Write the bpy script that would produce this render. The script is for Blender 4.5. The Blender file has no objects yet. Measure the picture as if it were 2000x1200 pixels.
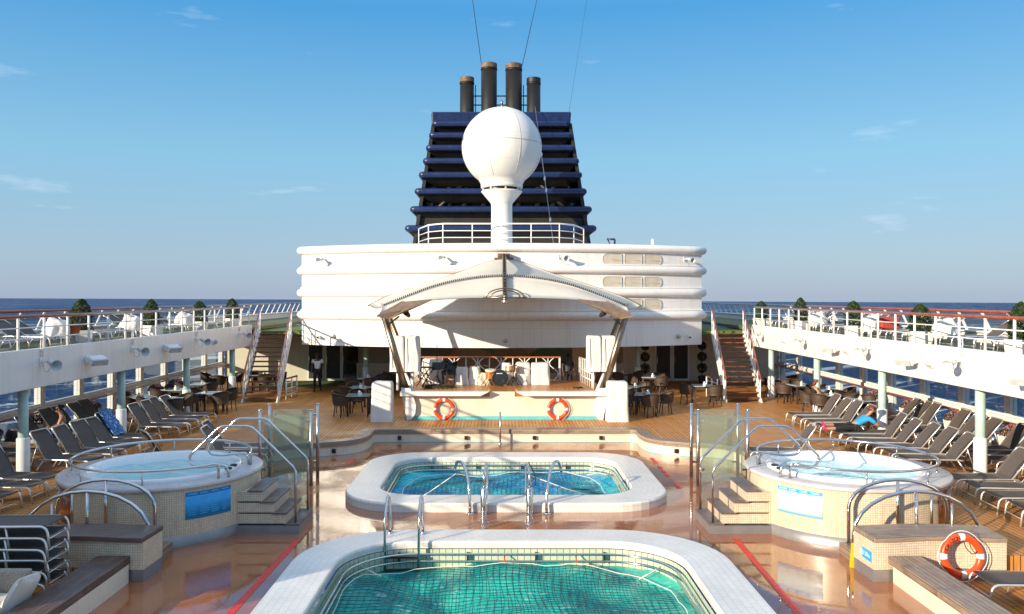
import bpy, math, random
import numpy as np
from mathutils import Vector, Matrix
random.seed(7)
SC = bpy.context.scene
COL = SC.collection
PI = math.pi
R = math.radians

# ---------------------------------------------------------------- camera, sky, sun, exposure
cam = bpy.data.cameras.new('camera'); camo = bpy.data.objects.new('camera', cam); COL.objects.link(camo)
EYE = 4.3
camo.location = (0, 0, EYE); camo.rotation_euler = (R(90), 0, 0)
cam.lens = 28.8; cam.sensor_width = 36; cam.shift_x = 0.010; cam.shift_y = -0.010
cam.clip_start = 0.1; cam.clip_end = 120000
SC.camera = camo
SUN_EL, SUN_AZ = 15.0, 48.0            # the light travels to +X +Y, from behind the left shoulder
world = bpy.data.worlds.new('World'); SC.world = world; world.use_nodes = True
wn = world.node_tree; wn.nodes.clear()
wo = wn.nodes.new('ShaderNodeOutputWorld'); bg = wn.nodes.new('ShaderNodeBackground')
sky = wn.nodes.new('ShaderNodeTexSky'); sky.sky_type = 'NISHITA'; sky.sun_disc = False
sky.sun_elevation = R(SUN_EL); sky.sun_rotation = R(180 + SUN_AZ)
sky.altitude = 20; sky.air_density = 1.0; sky.dust_density = 0.6; sky.ozone_density = 3.0
bg.inputs['Strength'].default_value = 0.115
# a few thin wisps of cloud in the sky itself
wtc = wn.nodes.new('ShaderNodeTexCoord'); wmp = wn.nodes.new('ShaderNodeMapping'); wmp.inputs['Scale'].default_value = (3.0, 3.0, 14.0)
wmp.inputs['Location'].default_value = (0.35, 0.2, 0.3)
wns = wn.nodes.new('ShaderNodeTexNoise'); wns.inputs['Scale'].default_value = 2.2; wns.inputs['Detail'].default_value = 7; wns.inputs['Roughness'].default_value = 0.6
wrp = wn.nodes.new('ShaderNodeValToRGB'); wrp.color_ramp.elements[0].position = 0.645; wrp.color_ramp.elements[1].position = 0.95
wrp.color_ramp.elements[1].color = (0.35, 0.35, 0.35, 1)
wmx = wn.nodes.new('ShaderNodeMixRGB'); wmx.inputs[2].default_value = (5.2, 5.4, 5.8, 1)
wn.links.new(wtc.outputs['Generated'], wmp.inputs['Vector']); wn.links.new(wmp.outputs[0], wns.inputs['Vector'])
wn.links.new(wns.outputs['Fac'], wrp.inputs['Fac']); wn.links.new(wrp.outputs['Color'], wmx.inputs[0])
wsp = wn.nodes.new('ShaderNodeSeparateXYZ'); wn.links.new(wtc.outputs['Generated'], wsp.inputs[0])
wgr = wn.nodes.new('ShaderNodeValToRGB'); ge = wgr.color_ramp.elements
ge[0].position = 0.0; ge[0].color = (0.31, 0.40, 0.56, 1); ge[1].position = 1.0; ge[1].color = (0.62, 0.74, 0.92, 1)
for p_, c_ in ((0.05, (0.31, 0.45, 0.60, 1)), (0.16, (0.225, 0.49, 0.70, 1)), (0.33, (0.055, 0.315, 0.67, 1)), (0.42, (0.16, 0.46, 0.90, 1)), (0.62, (0.52, 0.66, 0.90, 1))):  # upper stops, above the view, made brighter and paler to lift the shade
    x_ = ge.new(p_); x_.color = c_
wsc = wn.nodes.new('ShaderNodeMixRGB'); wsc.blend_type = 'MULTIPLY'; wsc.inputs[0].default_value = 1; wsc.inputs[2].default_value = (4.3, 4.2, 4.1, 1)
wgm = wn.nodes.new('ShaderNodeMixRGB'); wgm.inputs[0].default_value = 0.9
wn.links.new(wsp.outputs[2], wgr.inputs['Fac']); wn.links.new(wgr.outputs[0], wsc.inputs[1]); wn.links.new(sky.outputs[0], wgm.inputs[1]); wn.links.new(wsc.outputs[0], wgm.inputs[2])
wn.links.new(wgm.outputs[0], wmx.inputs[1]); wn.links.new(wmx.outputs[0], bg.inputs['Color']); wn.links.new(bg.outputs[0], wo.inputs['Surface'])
sun = bpy.data.lights.new('sun', 'SUN'); suno = bpy.data.objects.new('sun', sun); COL.objects.link(suno)
sun.energy = 3.3; sun.angle = R(0.5); sun.color = (1.0, 0.83, 0.61)
ldir = Vector((math.sin(R(SUN_AZ)) * math.cos(R(SUN_EL)), math.cos(R(SUN_AZ)) * math.cos(R(SUN_EL)), -math.sin(R(SUN_EL))))
suno.rotation_euler = ldir.to_track_quat('-Z', 'Y').to_euler(); suno.location = (-30, -30, 30)
SC.view_settings.view_transform = 'Standard'; SC.view_settings.look = 'None'
SC.view_settings.exposure = 1.2; SC.view_settings.gamma = 1; SC.view_settings.use_curve_mapping = False
SC.cycles.max_bounces = 8; SC.cycles.transparent_max_bounces = 24
SC.cycles.caustics_reflective = False; SC.cycles.caustics_refractive = False
SC.cycles.use_denoising = True

# ---------------------------------------------------------------- mesh helper
class MB:
    """collects shapes in world (or local) coordinates and links them as ONE mesh object"""
    def __init__(s): s.v = []; s.f = []; s.sm = []; s.uv = {}
    def face(s, idx, smooth=False, uv=None):
        if uv is not None: s.uv[len(s.f)] = uv
        s.f.append(idx); s.sm.append(smooth)
    def quad(s, a, b, c, d, uv=None, smooth=False):
        n = len(s.v); s.v += [tuple(a), tuple(b), tuple(c), tuple(d)]; s.face((n, n+1, n+2, n+3), smooth, uv); return s
    def hexa(s, p):
        n = len(s.v); s.v += [tuple(q) for q in p]
        for q in ((3, 2, 1, 0), (4, 5, 6, 7), (0, 1, 5, 4), (1, 2, 6, 5), (2, 3, 7, 6), (3, 0, 4, 7)): s.face(tuple(n+i for i in q))
        return s
    def box(s, x0, x1, y0, y1, z0, z1):
        return s.hexa([(x0, y0, z0), (x1, y0, z0), (x1, y1, z0), (x0, y1, z0), (x0, y0, z1), (x1, y0, z1), (x1, y1, z1), (x0, y1, z1)])
    def obox(s, c, size, rz=0, m=None):
        M = Matrix.Translation(c) @ (m if m else Matrix.Rotation(rz, 4, 'Z'))
        a, b, d = size[0]/2, size[1]/2, size[2]/2
        return s.hexa([M @ Vector(q) for q in ((-a, -b, -d), (a, -b, -d), (a, b, -d), (-a, b, -d), (-a, -b, d), (a, -b, d), (a, b, d), (-a, b, d))])
    def tube(s, pts, r, seg=8, closed=False, cap=True):
        P = [Vector(p) for p in pts]; n = len(P); rr = r if isinstance(r, (list, tuple)) else [r]*n
        base = len(s.v); up = None; acc = 0
        for i in range(n):
            if closed: t = (P[(i+1) % n] - P[i-1])
            else: t = (P[min(i+1, n-1)] - P[max(i-1, 0)])
            if t.length < 1e-9: t = Vector((0, 0, 1))
            t.normalize()
            if up is None:
                up = Vector((0, 0, 1)) if abs(t.z) < 0.9 else Vector((0, 1, 0))
            up = up - t*up.dot(t)
            if up.length < 1e-6: up = t.orthogonal()
            up.normalize(); sd = t.cross(up)
            k = 1.0
            if (closed or 0 < i < n-1):
                a = (P[i]-P[i-1]).normalized(); b = (P[(i+1) % n]-P[i]).normalized(); d = a.dot(b)
                k = min(1.6, 1/max(0.3, math.sqrt(max(0.01, (1+d)/2))))
            for j in range(seg):
                an = 2*PI*j/seg; o = (up*math.cos(an)+sd*math.sin(an))*rr[i]
                s.v.append(tuple(P[i]+o*(k if k < 1.05 else 1.0)))
        m = n if closed else n-1
        for i in range(m):
            for j in range(seg):
                a = base+i*seg+j; b = base+i*seg+(j+1) % seg; c = base+((i+1) % n)*seg+(j+1) % seg; d = base+((i+1) % n)*seg+j
                s.face((a, b, c, d), True)
        if cap and not closed:
            s.face(tuple(base+j for j in range(seg))[::-1]); s.face(tuple(base+(n-1)*seg+j for j in range(seg)))
        return s
    def lathe(s, prof, c=(0, 0, 0), seg=32, a0=0, a1=2*PI, smooth=True, ur=None, M=None, sx=1, sy=1):
        base = len(s.v); full = abs(a1-a0-2*PI) < 1e-6; n = seg if full else seg+1
        L = [0]
        for i in range(1, len(prof)): L.append(L[-1]+math.hypot(prof[i][0]-prof[i-1][0], prof[i][1]-prof[i-1][1]))
        ur = ur or max(p[0] for p in prof)
        for i in range(n):
            a = a0+(a1-a0)*i/seg; ca, sa = math.cos(a), math.sin(a)
            for r, z in prof:
                q = Vector((r*ca*sx, r*sa*sy, z))
                if M is not None: q = M @ q
                s.v.append((q.x+c[0], q.y+c[1], q.z+c[2]))
        k = len(prof)
        for i in range(seg):
            i2 = (i+1) % n if full else i+1
            u0, u1 = (a1-a0)*i/seg*ur, (a1-a0)*(i+1)/seg*ur
            for j in range(k-1):
                a, b, c2, d = base+i*k+j, base+i2*k+j, base+i2*k+j+1, base+i*k+j+1
                s.face((a, b, c2, d), smooth, [(u0, L[j]), (u1, L[j]), (u1, L[j+1]), (u0, L[j+1])])
        return s
    def prism(s, poly, z0, z1, M=None):
        n = len(s.v); k = len(poly)
        for z in (z0, z1):
            for x, y in poly:
                q = Vector((x, y, z)); q = M @ q if M is not None else q
                s.v.append(tuple(q))
        s.face(tuple(n+i for i in range(k))[::-1]); s.face(tuple(n+k+i for i in range(k)))
        for i in range(k):
            j = (i+1) % k; s.face((n+i, n+j, n+k+j, n+k+i))
        return s
    def ball(s, c, r, seg=12, rings=8, M=None):
        r = (r, r, r) if not isinstance(r, (tuple, list)) else r
        prof = [(max(1e-4, math.sin(PI*i/rings)), -math.cos(PI*i/rings)) for i in range(rings+1)]
        S = Matrix.Diagonal((r[0], r[1], r[2], 1)); S = M @ S if M is not None else S
        return s.lathe(prof, c, seg, M=S)
    def grid(s, rows, smooth=True, closed=False, uv=None):
        """rows: list of equal-length point lists"""
        n = len(s.v); k = len(rows[0])
        for r in rows: s.v += [tuple(p) for p in r]
        for i in range(len(rows)-1):
            for j in range(k if closed else k-1):
                j2 = (j+1) % k
                s.face((n+i*k+j, n+i*k+j2, n+(i+1)*k+j2, n+(i+1)*k+j), smooth)
        return s
    def slab(s, rows, t, smooth=True):
        """a grid with real thickness t (offset along averaged normals)"""
        A = np.array([[tuple(p) for p in r] for r in rows], float)
        du = np.gradient(A, axis=0); dv = np.gradient(A, axis=1)
        N = np.cross(du, dv); N /= np.maximum(np.linalg.norm(N, axis=2, keepdims=True), 1e-9)
        B = A-N*t
        m, k = A.shape[:2]; n = len(s.v)
        s.v += [tuple(p) for p in A.reshape(-1, 3)]+[tuple(p) for p in B.reshape(-1, 3)]
        o = m*k
        for i in range(m-1):
            for j in range(k-1):
                a, b, c, d = n+i*k+j, n+i*k+j+1, n+(i+1)*k+j+1, n+(i+1)*k+j
                s.face((a, d, c, b), smooth); s.face((a+o, b+o, c+o, d+o), smooth)
        for i in range(m-1):
            for j in (0, k-1):
                a, b = n+i*k+j, n+(i+1)*k+j
                s.face((a, b, b+o, a+o) if j == 0 else (b, a, a+o, b+o))
        for j in range(k-1):
            for i in (0, m-1):
                a, b = n+i*k+j, n+i*k+j+1
                s.face((b, a, a+o, b+o) if i == 0 else (a, b, b+o, a+o))
        return s
    def strip(s, path, d0, d1, z0, z1, closed=False):
        """solid band following a plan path, between the normal offsets d0 and d1"""
        A = offset(path, d0, closed); B = offset(path, d1, closed); n = len(s.v); k = len(path)
        acc = [0.0]
        for i in range(1, k+1): acc.append(acc[-1]+math.dist(path[i-1], path[i % k]))
        for i in range(k):
            s.v += [(*A[i], z0), (*B[i], z0), (*B[i], z1), (*A[i], z1)]
        for i in range(k if closed else k-1):
            p, q = n+4*i, n+4*((i+1) % k); u0, u1 = acc[i], acc[i+1]
            W = abs(d1-d0); H = z1-z0
            for (a, b), ww in zip(((0, 1), (1, 2), (2, 3), (3, 0)), (W, H, W, H)):
                s.face((p+a, q+a, q+b, p+b), False, [(u0, 0), (u1, 0), (u1, ww), (u0, ww)])
        if not closed:
            s.face((n, n+1, n+2, n+3)); m = n+4*(k-1); s.face((m+3, m+2, m+1, m))
        return s
    def build(s, name, mat, parent=None, bev=0, loc=None, solid=None, wrap=True):
        me = bpy.data.meshes.new(name)
        off = Vector((0, 0, 0))
        if loc is not None: off = Vector(loc)
        elif parent is not None: off = wloc(parent)
        V = np.array(s.v, float)-np.array(off)
        me.from_pydata([tuple(p) for p in V], [], s.f)
        me.polygons.foreach_set('use_smooth', np.array(s.sm, bool))
        uvl = me.uv_layers.new(name='UVMap'); W = np.array(s.v, float)
        buf = np.zeros((len(me.loops), 2)); li = 0
        for fi, f in enumerate(s.f):
            k = len(f)
            if fi in s.uv: buf[li:li+k] = s.uv[fi]
            else:
                P = W[list(f)]; nn = np.abs(np.cross(P[1]-P[0], P[2]-P[0])) if k == 3 else np.abs(np.cross(P[2]-P[0], P[3]-P[1]))
                ax = int(np.argmax(nn)); buf[li:li+k] = P[:, ((2, 1), (0, 2), (0, 1))[ax]]
            li += k
        uvl.data.foreach_set('uv', buf.ravel())
        if isinstance(mat, (list, tuple)):
            for m in mat: me.materials.append(m)
        else: me.materials.append(mat)
        me.validate(); me.update()
        o = bpy.data.objects.new(name, me); COL.objects.link(o)
        if parent is not None: o.parent = parent
        elif loc is not None: o.location = loc
        if bev:
            b = o.modifiers.new('bevel', 'BEVEL'); b.width = bev; b.segments = 2; b.limit_method = 'ANGLE'; b.angle_limit = R(50)
        return o
def wloc(o):
    l = Vector(o.location); p = o.parent
    while p is not None: l = l+Vector(p.location); p = p.parent
    return l
def offset(path, d, closed=False):
    k = len(path); out = []
    for i in range(k):
        if closed: a, b, c = path[i-1], path[i], path[(i+1) % k]
        else: a, b, c = path[max(i-1, 0)], path[i], path[min(i+1, k-1)]
        def nrm(p, q):
            x, y = q[0]-p[0], q[1]-p[1]; l = math.hypot(x, y)
            return (-y/l, x/l) if l > 1e-9 else None
        n1, n2 = nrm(a, b), nrm(b, c); n1 = n1 or n2; n2 = n2 or n1
        mx, my = n1[0]+n2[0], n1[1]+n2[1]; l = math.hypot(mx, my) or 1; mx /= l; my /= l
        k2 = 1/max(0.4, mx*n1[0]+my*n1[1]); out.append((b[0]+mx*d*k2, b[1]+my*d*k2))
    return out
def fillet(pts, r, n=5, closed=False):
    """round the corners of a 3-D polyline"""
    P = [Vector(p) for p in pts]; out = []; k = len(P)
    for i in range(k):
        if not closed and i in (0, k-1): out.append(P[i]); continue
        a, b, c = P[i-1], P[i], P[(i+1) % k]; u = a-b; v = c-b
        d = min(r, u.length*0.48, v.length*0.48); p, q = b+u.normalized()*d, b+v.normalized()*d
        for j in range(n+1):
            t = j/n; out.append(p*(1-t)**2+b*2*t*(1-t)+q*t*t)
    return out
def rrect(x0, x1, y0, y1, r, n=9):
    out = []
    for cx, cy, a in ((x1-r, y0+r, -90), (x1-r, y1-r, 0), (x0+r, y1-r, 90), (x0+r, y0+r, 180)):
        for i in range(n+1):
            t = R(a+90*i/n); out.append((cx+r*math.cos(t), cy+r*math.sin(t)))
    return out
# ---------------------------------------------------------------- object helpers
def tag(o, label, cat, group=None, kind=None):
    if kind: o['kind'] = kind
    else:
        o['label'] = label; o['category'] = cat
    if group: o['group'] = group
    return o
def thing(name, label, cat, loc=(0, 0, 0), rz=0, group=None):
    o = bpy.data.objects.new(name, None); COL.objects.link(o); o.location = loc; o.rotation_euler = (0, 0, rz)
    o.empty_display_size = 0.2
    return tag(o, label, cat, group)
def struct(name, mb, m):
    o = mb.build(name, m); o['kind'] = 'structure'; return o
def dup(root, loc, rz=0, label=None, group=None, scale=None):
    r = root.copy(); COL.objects.link(r); r.location = loc; r.rotation_euler = (0, 0, rz)
    if scale: r.scale = scale
    if label: r['label'] = label
    if group: r['group'] = group
    for ch in list(root.children):
        c = ch.copy(); COL.objects.link(c); c.parent = r
        for g in list(ch.children):
            d = g.copy(); COL.objects.link(d); d.parent = c
    return r
class Kind:
    """first use moves the prototype itself, later uses copy it"""
    def __init__(s, proto): s.p = proto; s.used = False
    def put(s, loc, rz, label, group=None, scale=None):
        if not s.used:
            s.used = True; p = s.p; p.location = loc; p.rotation_euler = (0, 0, rz); p['label'] = label
            if group: p['group'] = group
            if scale: p.scale = scale
            return p
        return dup(s.p, loc, rz, label, group, scale)
ORD = ['first', 'second', 'third', 'fourth', 'fifth', 'sixth', 'seventh', 'eighth', 'ninth', 'tenth', 'eleventh', 'twelfth', 'thirteenth', 'fourteenth', 'fifteenth', 'sixteenth', 'seventeenth', 'eighteenth']
SIDE = {-1: 'left', 1: 'right'}

# ---------------------------------------------------------------- materials
def nodes(name):
    m = bpy.data.materials.new(name); m.use_nodes = True; t = m.node_tree; t.nodes.clear()
    o = t.nodes.new('ShaderNodeOutputMaterial'); b = t.nodes.new('ShaderNodeBsdfPrincipled'); t.links.new(b.outputs[0], o.inputs[0])
    return m, t, b, o
def N(t, typ, **kw):
    n = t.nodes.new('ShaderNode'+typ)
    for k, v in kw.items():
        if k in n.inputs: n.inputs[k].default_value = v
        else: setattr(n, k, v)
    return n
def coords(t, kind='Object', scale=(1, 1, 1), rot=(0, 0, 0)):
    c = N(t, 'TexCoord'); m = N(t, 'Mapping', Scale=scale, Rotation=rot); t.links.new(c.outputs[kind], m.inputs['Vector']); return m.outputs[0]
def ramp(t, fac, p0, c0, p1, c1):
    r = N(t, 'ValToRGB'); e = r.color_ramp.elements; e[0].position = p0; e[1].position = p1
    e[0].color = (*c0, 1) if len(c0) == 3 else c0; e[1].color = (*c1, 1) if len(c1) == 3 else c1
    t.links.new(fac, r.inputs['Fac']); return r.outputs['Color']
def noise(t, vec, scale, detail=4, rough=0.55):
    n = N(t, 'TexNoise', Scale=scale, Detail=detail, Roughness=rough); t.links.new(vec, n.inputs['Vector']); return n.outputs['Fac']
def mix(t, fac, a, b, mode='MIX'):
    m = N(t, 'MixRGB'); m.blend_type = mode
    for i, x in enumerate((fac, a, b)):
        if isinstance(x, (int, float)): m.inputs[i].default_value = x
        elif isinstance(x, (tuple, list)): m.inputs[i].default_value = (*x, 1) if len(x) == 3 else x
        else: t.links.new(x, m.inputs[i])
    return m.outputs[0]
def bump(t, b, h, strength=0.3, dist=0.01):
    n = N(t, 'Bump', Strength=strength, Distance=dist); t.links.new(h, n.inputs['Height']); t.links.new(n.outputs[0], b.inputs['Normal'])
def setc(t, b, key, x):
    if isinstance(x, (int, float)): b.inputs[key].default_value = x
    elif isinstance(x, (tuple, list)): b.inputs[key].default_value = (*x, 1)
    else: t.links.new(x, b.inputs[key])
def plain(name, c, rough=0.5, metal=0, var=0.12, vs=6, bs=0, bsc=40, coat=0, scale=(1, 1, 1), kind='Object', rv=0.0):
    m, t, b, o = nodes(name); v = coords(t, kind, scale)
    f = noise(t, v, vs, 5)
    lo = tuple(x*(1-var) for x in c); hi = tuple(min(1, x*(1+var)) for x in c)
    setc(t, b, 'Base Color', ramp(t, f, 0.3, lo, 0.7, hi))
    if rv: setc(t, b, 'Roughness', ramp(t, noise(t, v, vs*2.3, 4), 0.35, (rough-rv,)*3, 0.7, (rough+rv,)*3))
    else: b.inputs['Roughness'].default_value = rough
    b.inputs['Metallic'].default_value = metal; b.inputs['Coat Weight'].default_value = coat
    if bs: bump(t, b, noise(t, v, bsc, 6), bs, 0.02)
    return m
def brick(t, vec, w, h, mortar, off=0.0, c1=(1, 1, 1), c2=(1, 1, 1), cm=(0, 0, 0), freq=2):
    n = N(t, 'TexBrick'); n.offset = off; n.offset_frequency = freq; n.squash = 1
    for k, x in (('Scale', 1.0), ('Mortar Size', mortar), ('Mortar Smooth', 0.1), ('Bias', 0.0), ('Brick Width', w), ('Row Height', h)): n.inputs[k].default_value = x
    n.inputs['Color1'].default_value = (*c1, 1); n.inputs['Color2'].default_value = (*c2, 1); n.inputs['Mortar'].default_value = (*cm, 1)
    t.links.new(vec, n.inputs['Vector']); return n
def tiles(name, w, h, mortar, c1, c2, cm, rough=0.3, off=0.0, dirt=None, bs=0.15, spec=0.5):
    m, t, b, o = nodes(name); v = coords(t, 'UV'); n = brick(t, v, w, h, mortar, off, c1, c2, cm)
    c = n.outputs['Color']
    vo = coords(t, 'Object')
    f = ramp(t, noise(t, vo, 1.7, 5), 0.3, (0.86,)*3, 0.7, (1, 1, 1)); c = mix(t, 1.0, c, f, 'MULTIPLY')
    if dirt:
        vd = coords(t, 'Object', (6, 6, 0.9)); c = mix(t, ramp(t, noise(t, vd, 1.2, 6, 0.65), 0.58, (0, 0, 0), 0.75, (0.6,)*3), c, dirt)
    setc(t, b, 'Base Color', c); b.inputs['Roughness'].default_value = rough; b.inputs['Specular IOR Level'].default_value = spec
    bump(t, b, n.outputs['Fac'], -bs, 0.004)
    return m
M = {}
# white ship paint with faint streaks of rust and grime
def paint(name, c, rough=0.35, grime=0.42):
    m, t, b, o = nodes(name); v = coords(t, 'Object')
    vs = coords(t, 'Object', (3.5, 3.5, 0.22)); f = noise(t, vs, 1.6, 7, 0.6)
    cc = mix(t, ramp(t, f, 0.52, (0, 0, 0), 0.8, (grime,)*3), c, tuple(x*y for x, y in zip(c, (0.72, 0.62, 0.5))))
    cc = mix(t, 1.0, cc, ramp(t, noise(t, v, 0.8, 5), 0.3, (0.93,)*3, 0.7, (1, 1, 1)), 'MULTIPLY')
    vp = coords(t, 'UV'); pl = brick(t, vp, 2.6, 1.15, 0.006, 0.5, (1, 1, 1), (0.985, 0.985, 0.98), (0.80, 0.78, 0.74)); cc = mix(t, 1.0, cc, pl.outputs['Color'], 'MULTIPLY')
    setc(t, b, 'Base Color', cc); setc(t, b, 'Roughness', ramp(t, noise(t, v, 4, 4), 0.3, (rough-0.08,)*3, 0.7, (rough+0.12,)*3))
    bump(t, b, noise(t, v, 1.1, 3), 0.25, 0.04)
    return m
M['white'] = paint('white_ship_paint', (0.80, 0.79, 0.77))
M['white_rail'] = plain('white_rail_paint', (0.80, 0.79, 0.77), 0.35, var=0.06)
M['cream'] = paint('cream_paint', (0.68, 0.63, 0.52), 0.45)
M['mosaic'] = tiles('cream_mosaic_tile', 0.042, 0.042, 0.004, (0.78, 0.68, 0.51), (0.66, 0.56, 0.41), (0.42, 0.35, 0.26), 0.3, dirt=(0.34, 0.25, 0.16))
M['coping'] = tiles('white_coping_tile', 0.24, 0.12, 0.004, (0.81, 0.79, 0.74), (0.77, 0.75, 0.70), (0.55, 0.53, 0.48), 0.28, off=0.5)
M['pooltile'] = tiles('pool_wall_tile', 0.12, 0.12, 0.006, (0.62, 0.66, 0.50), (0.54, 0.62, 0.46), (0.10, 0.12, 0.08), 0.25, dirt=(0.26, 0.30, 0.12))
M['stagetile'] = tiles('cream_panel_tile', 0.32, 0.32, 0.004, (0.78, 0.71, 0.58), (0.76, 0.69, 0.56), (0.62, 0.56, 0.45), 0.4, dirt=(0.66, 0.57, 0.42), bs=0.05)
def teak():
    m, t, b, o = nodes('teak_planking'); v = coords(t, 'UV', rot=(0, 0, R(90)))
    n = brick(t, v, 3.1, 0.115, 0.010, 0.37, (0.62, 0.275, 0.058), (0.50, 0.20, 0.038), (0.06, 0.03, 0.015), 2)
    vg = coords(t, 'UV', (9, 0.7, 1)); g = ramp(t, noise(t, vg, 3, 7, 0.65), 0.3, (0.72,)*3, 0.72, (1.15,)*3)
    c = mix(t, 1.0, n.outputs['Color'], g, 'MULTIPLY')
    vo = coords(t, 'Object'); c = mix(t, ramp(t, noise(t, vo, 0.55, 6, 0.6), 0.45, (0, 0, 0), 0.75, (0.4,)*3), c, (0.33, 0.17, 0.075))
    setc(t, b, 'Base Color', c); setc(t, b, 'Roughness', ramp(t, noise(t, vo, 0.9, 5), 0.35, (0.38,)*3, 0.65, (0.62,)*3))
    bump(t, b, n.outputs['Fac'], -0.25, 0.004); return m
M['teak'] = teak()
def wetdeck():
    m, t, b, o = nodes('wet_terracotta_deck'); v = coords(t, 'Object')
    f = noise(t, v, 0.45, 7, 0.62); fine = noise(t, v, 60, 3)
    c = ramp(t, f, 0.35, (0.31, 0.098, 0.034), 0.68, (0.43, 0.158, 0.056))
    c = mix(t, 1.0, c, ramp(t, fine, 0.3, (0.85,)*3, 0.7, (1.1,)*3), 'MULTIPLY')
    wf = noise(t, v, 0.38, 7, 0.66); wet = ramp(t, wf, 0.46, (0.025,)*3, 0.60, (0.30,)*3)
    c = mix(t, ramp(t, wf, 0.50, (0, 0, 0), 0.60, (0.5,)*3), c, (0.47, 0.20, 0.09))
    setc(t, b, 'Base Color', c); setc(t, b, 'Roughness', wet); b.inputs['Specular IOR Level'].default_value = 0.6
    setc(t, b, 'Coat Weight', ramp(t, wf, 0.48, (0.6,)*3, 0.60, (0.08,)*3)); b.inputs['Coat Roughness'].default_value = 0.03
    h = N(t, 'Math', operation='ADD'); t.links.new(noise(t, v, 2.2, 3), h.inputs[0]); t.links.new(noise(t, v, 9, 3), h.inputs[1])
    bump(t, b, h.outputs[0], 0.10, 0.012)
    n2 = N(t, 'Bump', Strength=0.10, Distance=0.010); t.links.new(noise(t, v, 2.6, 2), n2.inputs['Height']); t.links.new(n2.outputs[0], b.inputs['Coat Normal'])
    return m
M['wet'] = wetdeck()
def oldwood(name, c1, c2, rot, w=0.085):
    m, t, b, o = nodes(name); v = coords(t, 'UV', rot=(0, 0, R(rot)))
    n = brick(t, v, 6.0, w, 0.005, 0.2, c1, c2, (0.03, 0.022, 0.018), 2)
    vg = coords(t, 'UV', (1, 18, 1) if rot == 0 else (18, 1, 1)); g = ramp(t, noise(t, vg, 2.2, 8, 0.7), 0.28, (0.5,)*3, 0.72, (1.25,)*3)
    c = mix(t, 1.0, n.outputs['Color'], g, 'MULTIPLY'); vo = coords(t, 'Object')
    c = mix(t, ramp(t, noise(t, vo, 1.6, 6, 0.65), 0.55, (0, 0, 0), 0.7, (0.8,)*3), c, tuple(x*0.28 for x in c2))
    setc(t, b, 'Base Color', c); setc(t, b, 'Roughness', ramp(t, noise(t, vo, 1.4, 5), 0.4, (0.3,)*3, 0.65, (0.65,)*3))
    bump(t, b, n.outputs['Fac'], -0.4, 0.005); return m
M['oldwood_x'] = oldwood('weathered_planks', (0.36, 0.27, 0.20), (0.28, 0.21, 0.16), 0)
M['oldwood_y'] = oldwood('weathered_planks_along', (0.36, 0.27, 0.20), (0.28, 0.20, 0.15), 90)
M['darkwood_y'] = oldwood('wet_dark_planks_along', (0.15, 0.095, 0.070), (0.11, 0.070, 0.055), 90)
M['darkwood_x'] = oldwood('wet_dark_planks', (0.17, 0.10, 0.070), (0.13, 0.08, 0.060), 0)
M['tread'] = oldwood('ribbed_grey_treads', (0.20, 0.155, 0.14), (0.17, 0.13, 0.12), 90, 0.045)
M['railwood'] = plain('varnished_rail_wood', (0.29, 0.060, 0.022), 0.28, var=0.3, vs=9, coat=0.4)
M['stepwood'] = plain('dark_stair_tread_wood', (0.17, 0.062, 0.030), 0.4, var=0.3, vs=9)
M['hatchwood'] = plain('red_varnished_hatch_wood', (0.28, 0.060, 0.018), 0.25, var=0.45, vs=3, scale=(6, 6, 0.6), coat=0.5)
M['steel'] = plain('polished_steel', (0.62, 0.61, 0.60), 0.16, 1.0, var=0.05, rv=0.05)
M['brushed'] = plain('brushed_steel', (0.50, 0.47, 0.44), 0.32, 1.0, var=0.1, rv=0.08)
M['bronze'] = plain('bronzed_metal', (0.30, 0.225, 0.16), 0.34, 1.0, var=0.15)
M['canopyleaf'] = plain('brown_canopy_leaf', (0.23, 0.155, 0.10), 0.45, 0.3, var=0.25)  # brown tone of the canopy's corner leaves, seen from below
M['alu'] = plain('satin_aluminium', (0.74, 0.72, 0.69), 0.32, 0.7, var=0.06)
M['sling'] = plain('dark_sling_mesh', (0.092, 0.076, 0.067), 0.75, var=0.12, vs=60, bs=0.15, bsc=300)
M['plinth'] = plain('grey_steel_plinth', (0.27, 0.265, 0.27), 0.40, 0.45, var=0.12, vs=3, rv=0.04)
M['stone'] = plain('pale_stone_rim', (0.52, 0.49, 0.48), 0.35, var=0.12, vs=2.5, rv=0.1)
M['acrylic'] = plain('white_acrylic', (0.82, 0.83, 0.84), 0.12, var=0.02, coat=0.5)
M['dark'] = plain('dark_interior', (0.035, 0.030, 0.028), 0.6, var=0.3)
M['black'] = plain('black_hardware', (0.018, 0.017, 0.017), 0.4, var=0.3)
M['rubber'] = plain('black_rubber', (0.02, 0.02, 0.02), 0.7)
M['teal'] = plain('sea_green_column_paint', (0.40, 0.56, 0.51), 0.35, var=0.08)
M['tealtrim'] = plain('turquoise_trim', (0.13, 0.50, 0.55), 0.4, var=0.1)
M['orange'] = plain('orange_buoy_vinyl', (0.80, 0.075, 0.012), 0.33, var=0.08, bs=0.05, bsc=8)
M['red'] = plain('dark_red_buoy_vinyl', (0.60, 0.04, 0.015), 0.35, var=0.1)
M['reflect'] = plain('silver_reflective_tape', (0.75, 0.76, 0.78), 0.3, var=0.1)
M['cover'] = plain('white_canvas_cover', (0.74, 0.72, 0.67), 0.75, var=0.08, vs=3, bs=0.5, bsc=3.5)
M['cloth'] = plain('cream_dust_sheet', (0.66, 0.58, 0.45), 0.8, var=0.12, bs=0.5, bsc=6)
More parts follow.
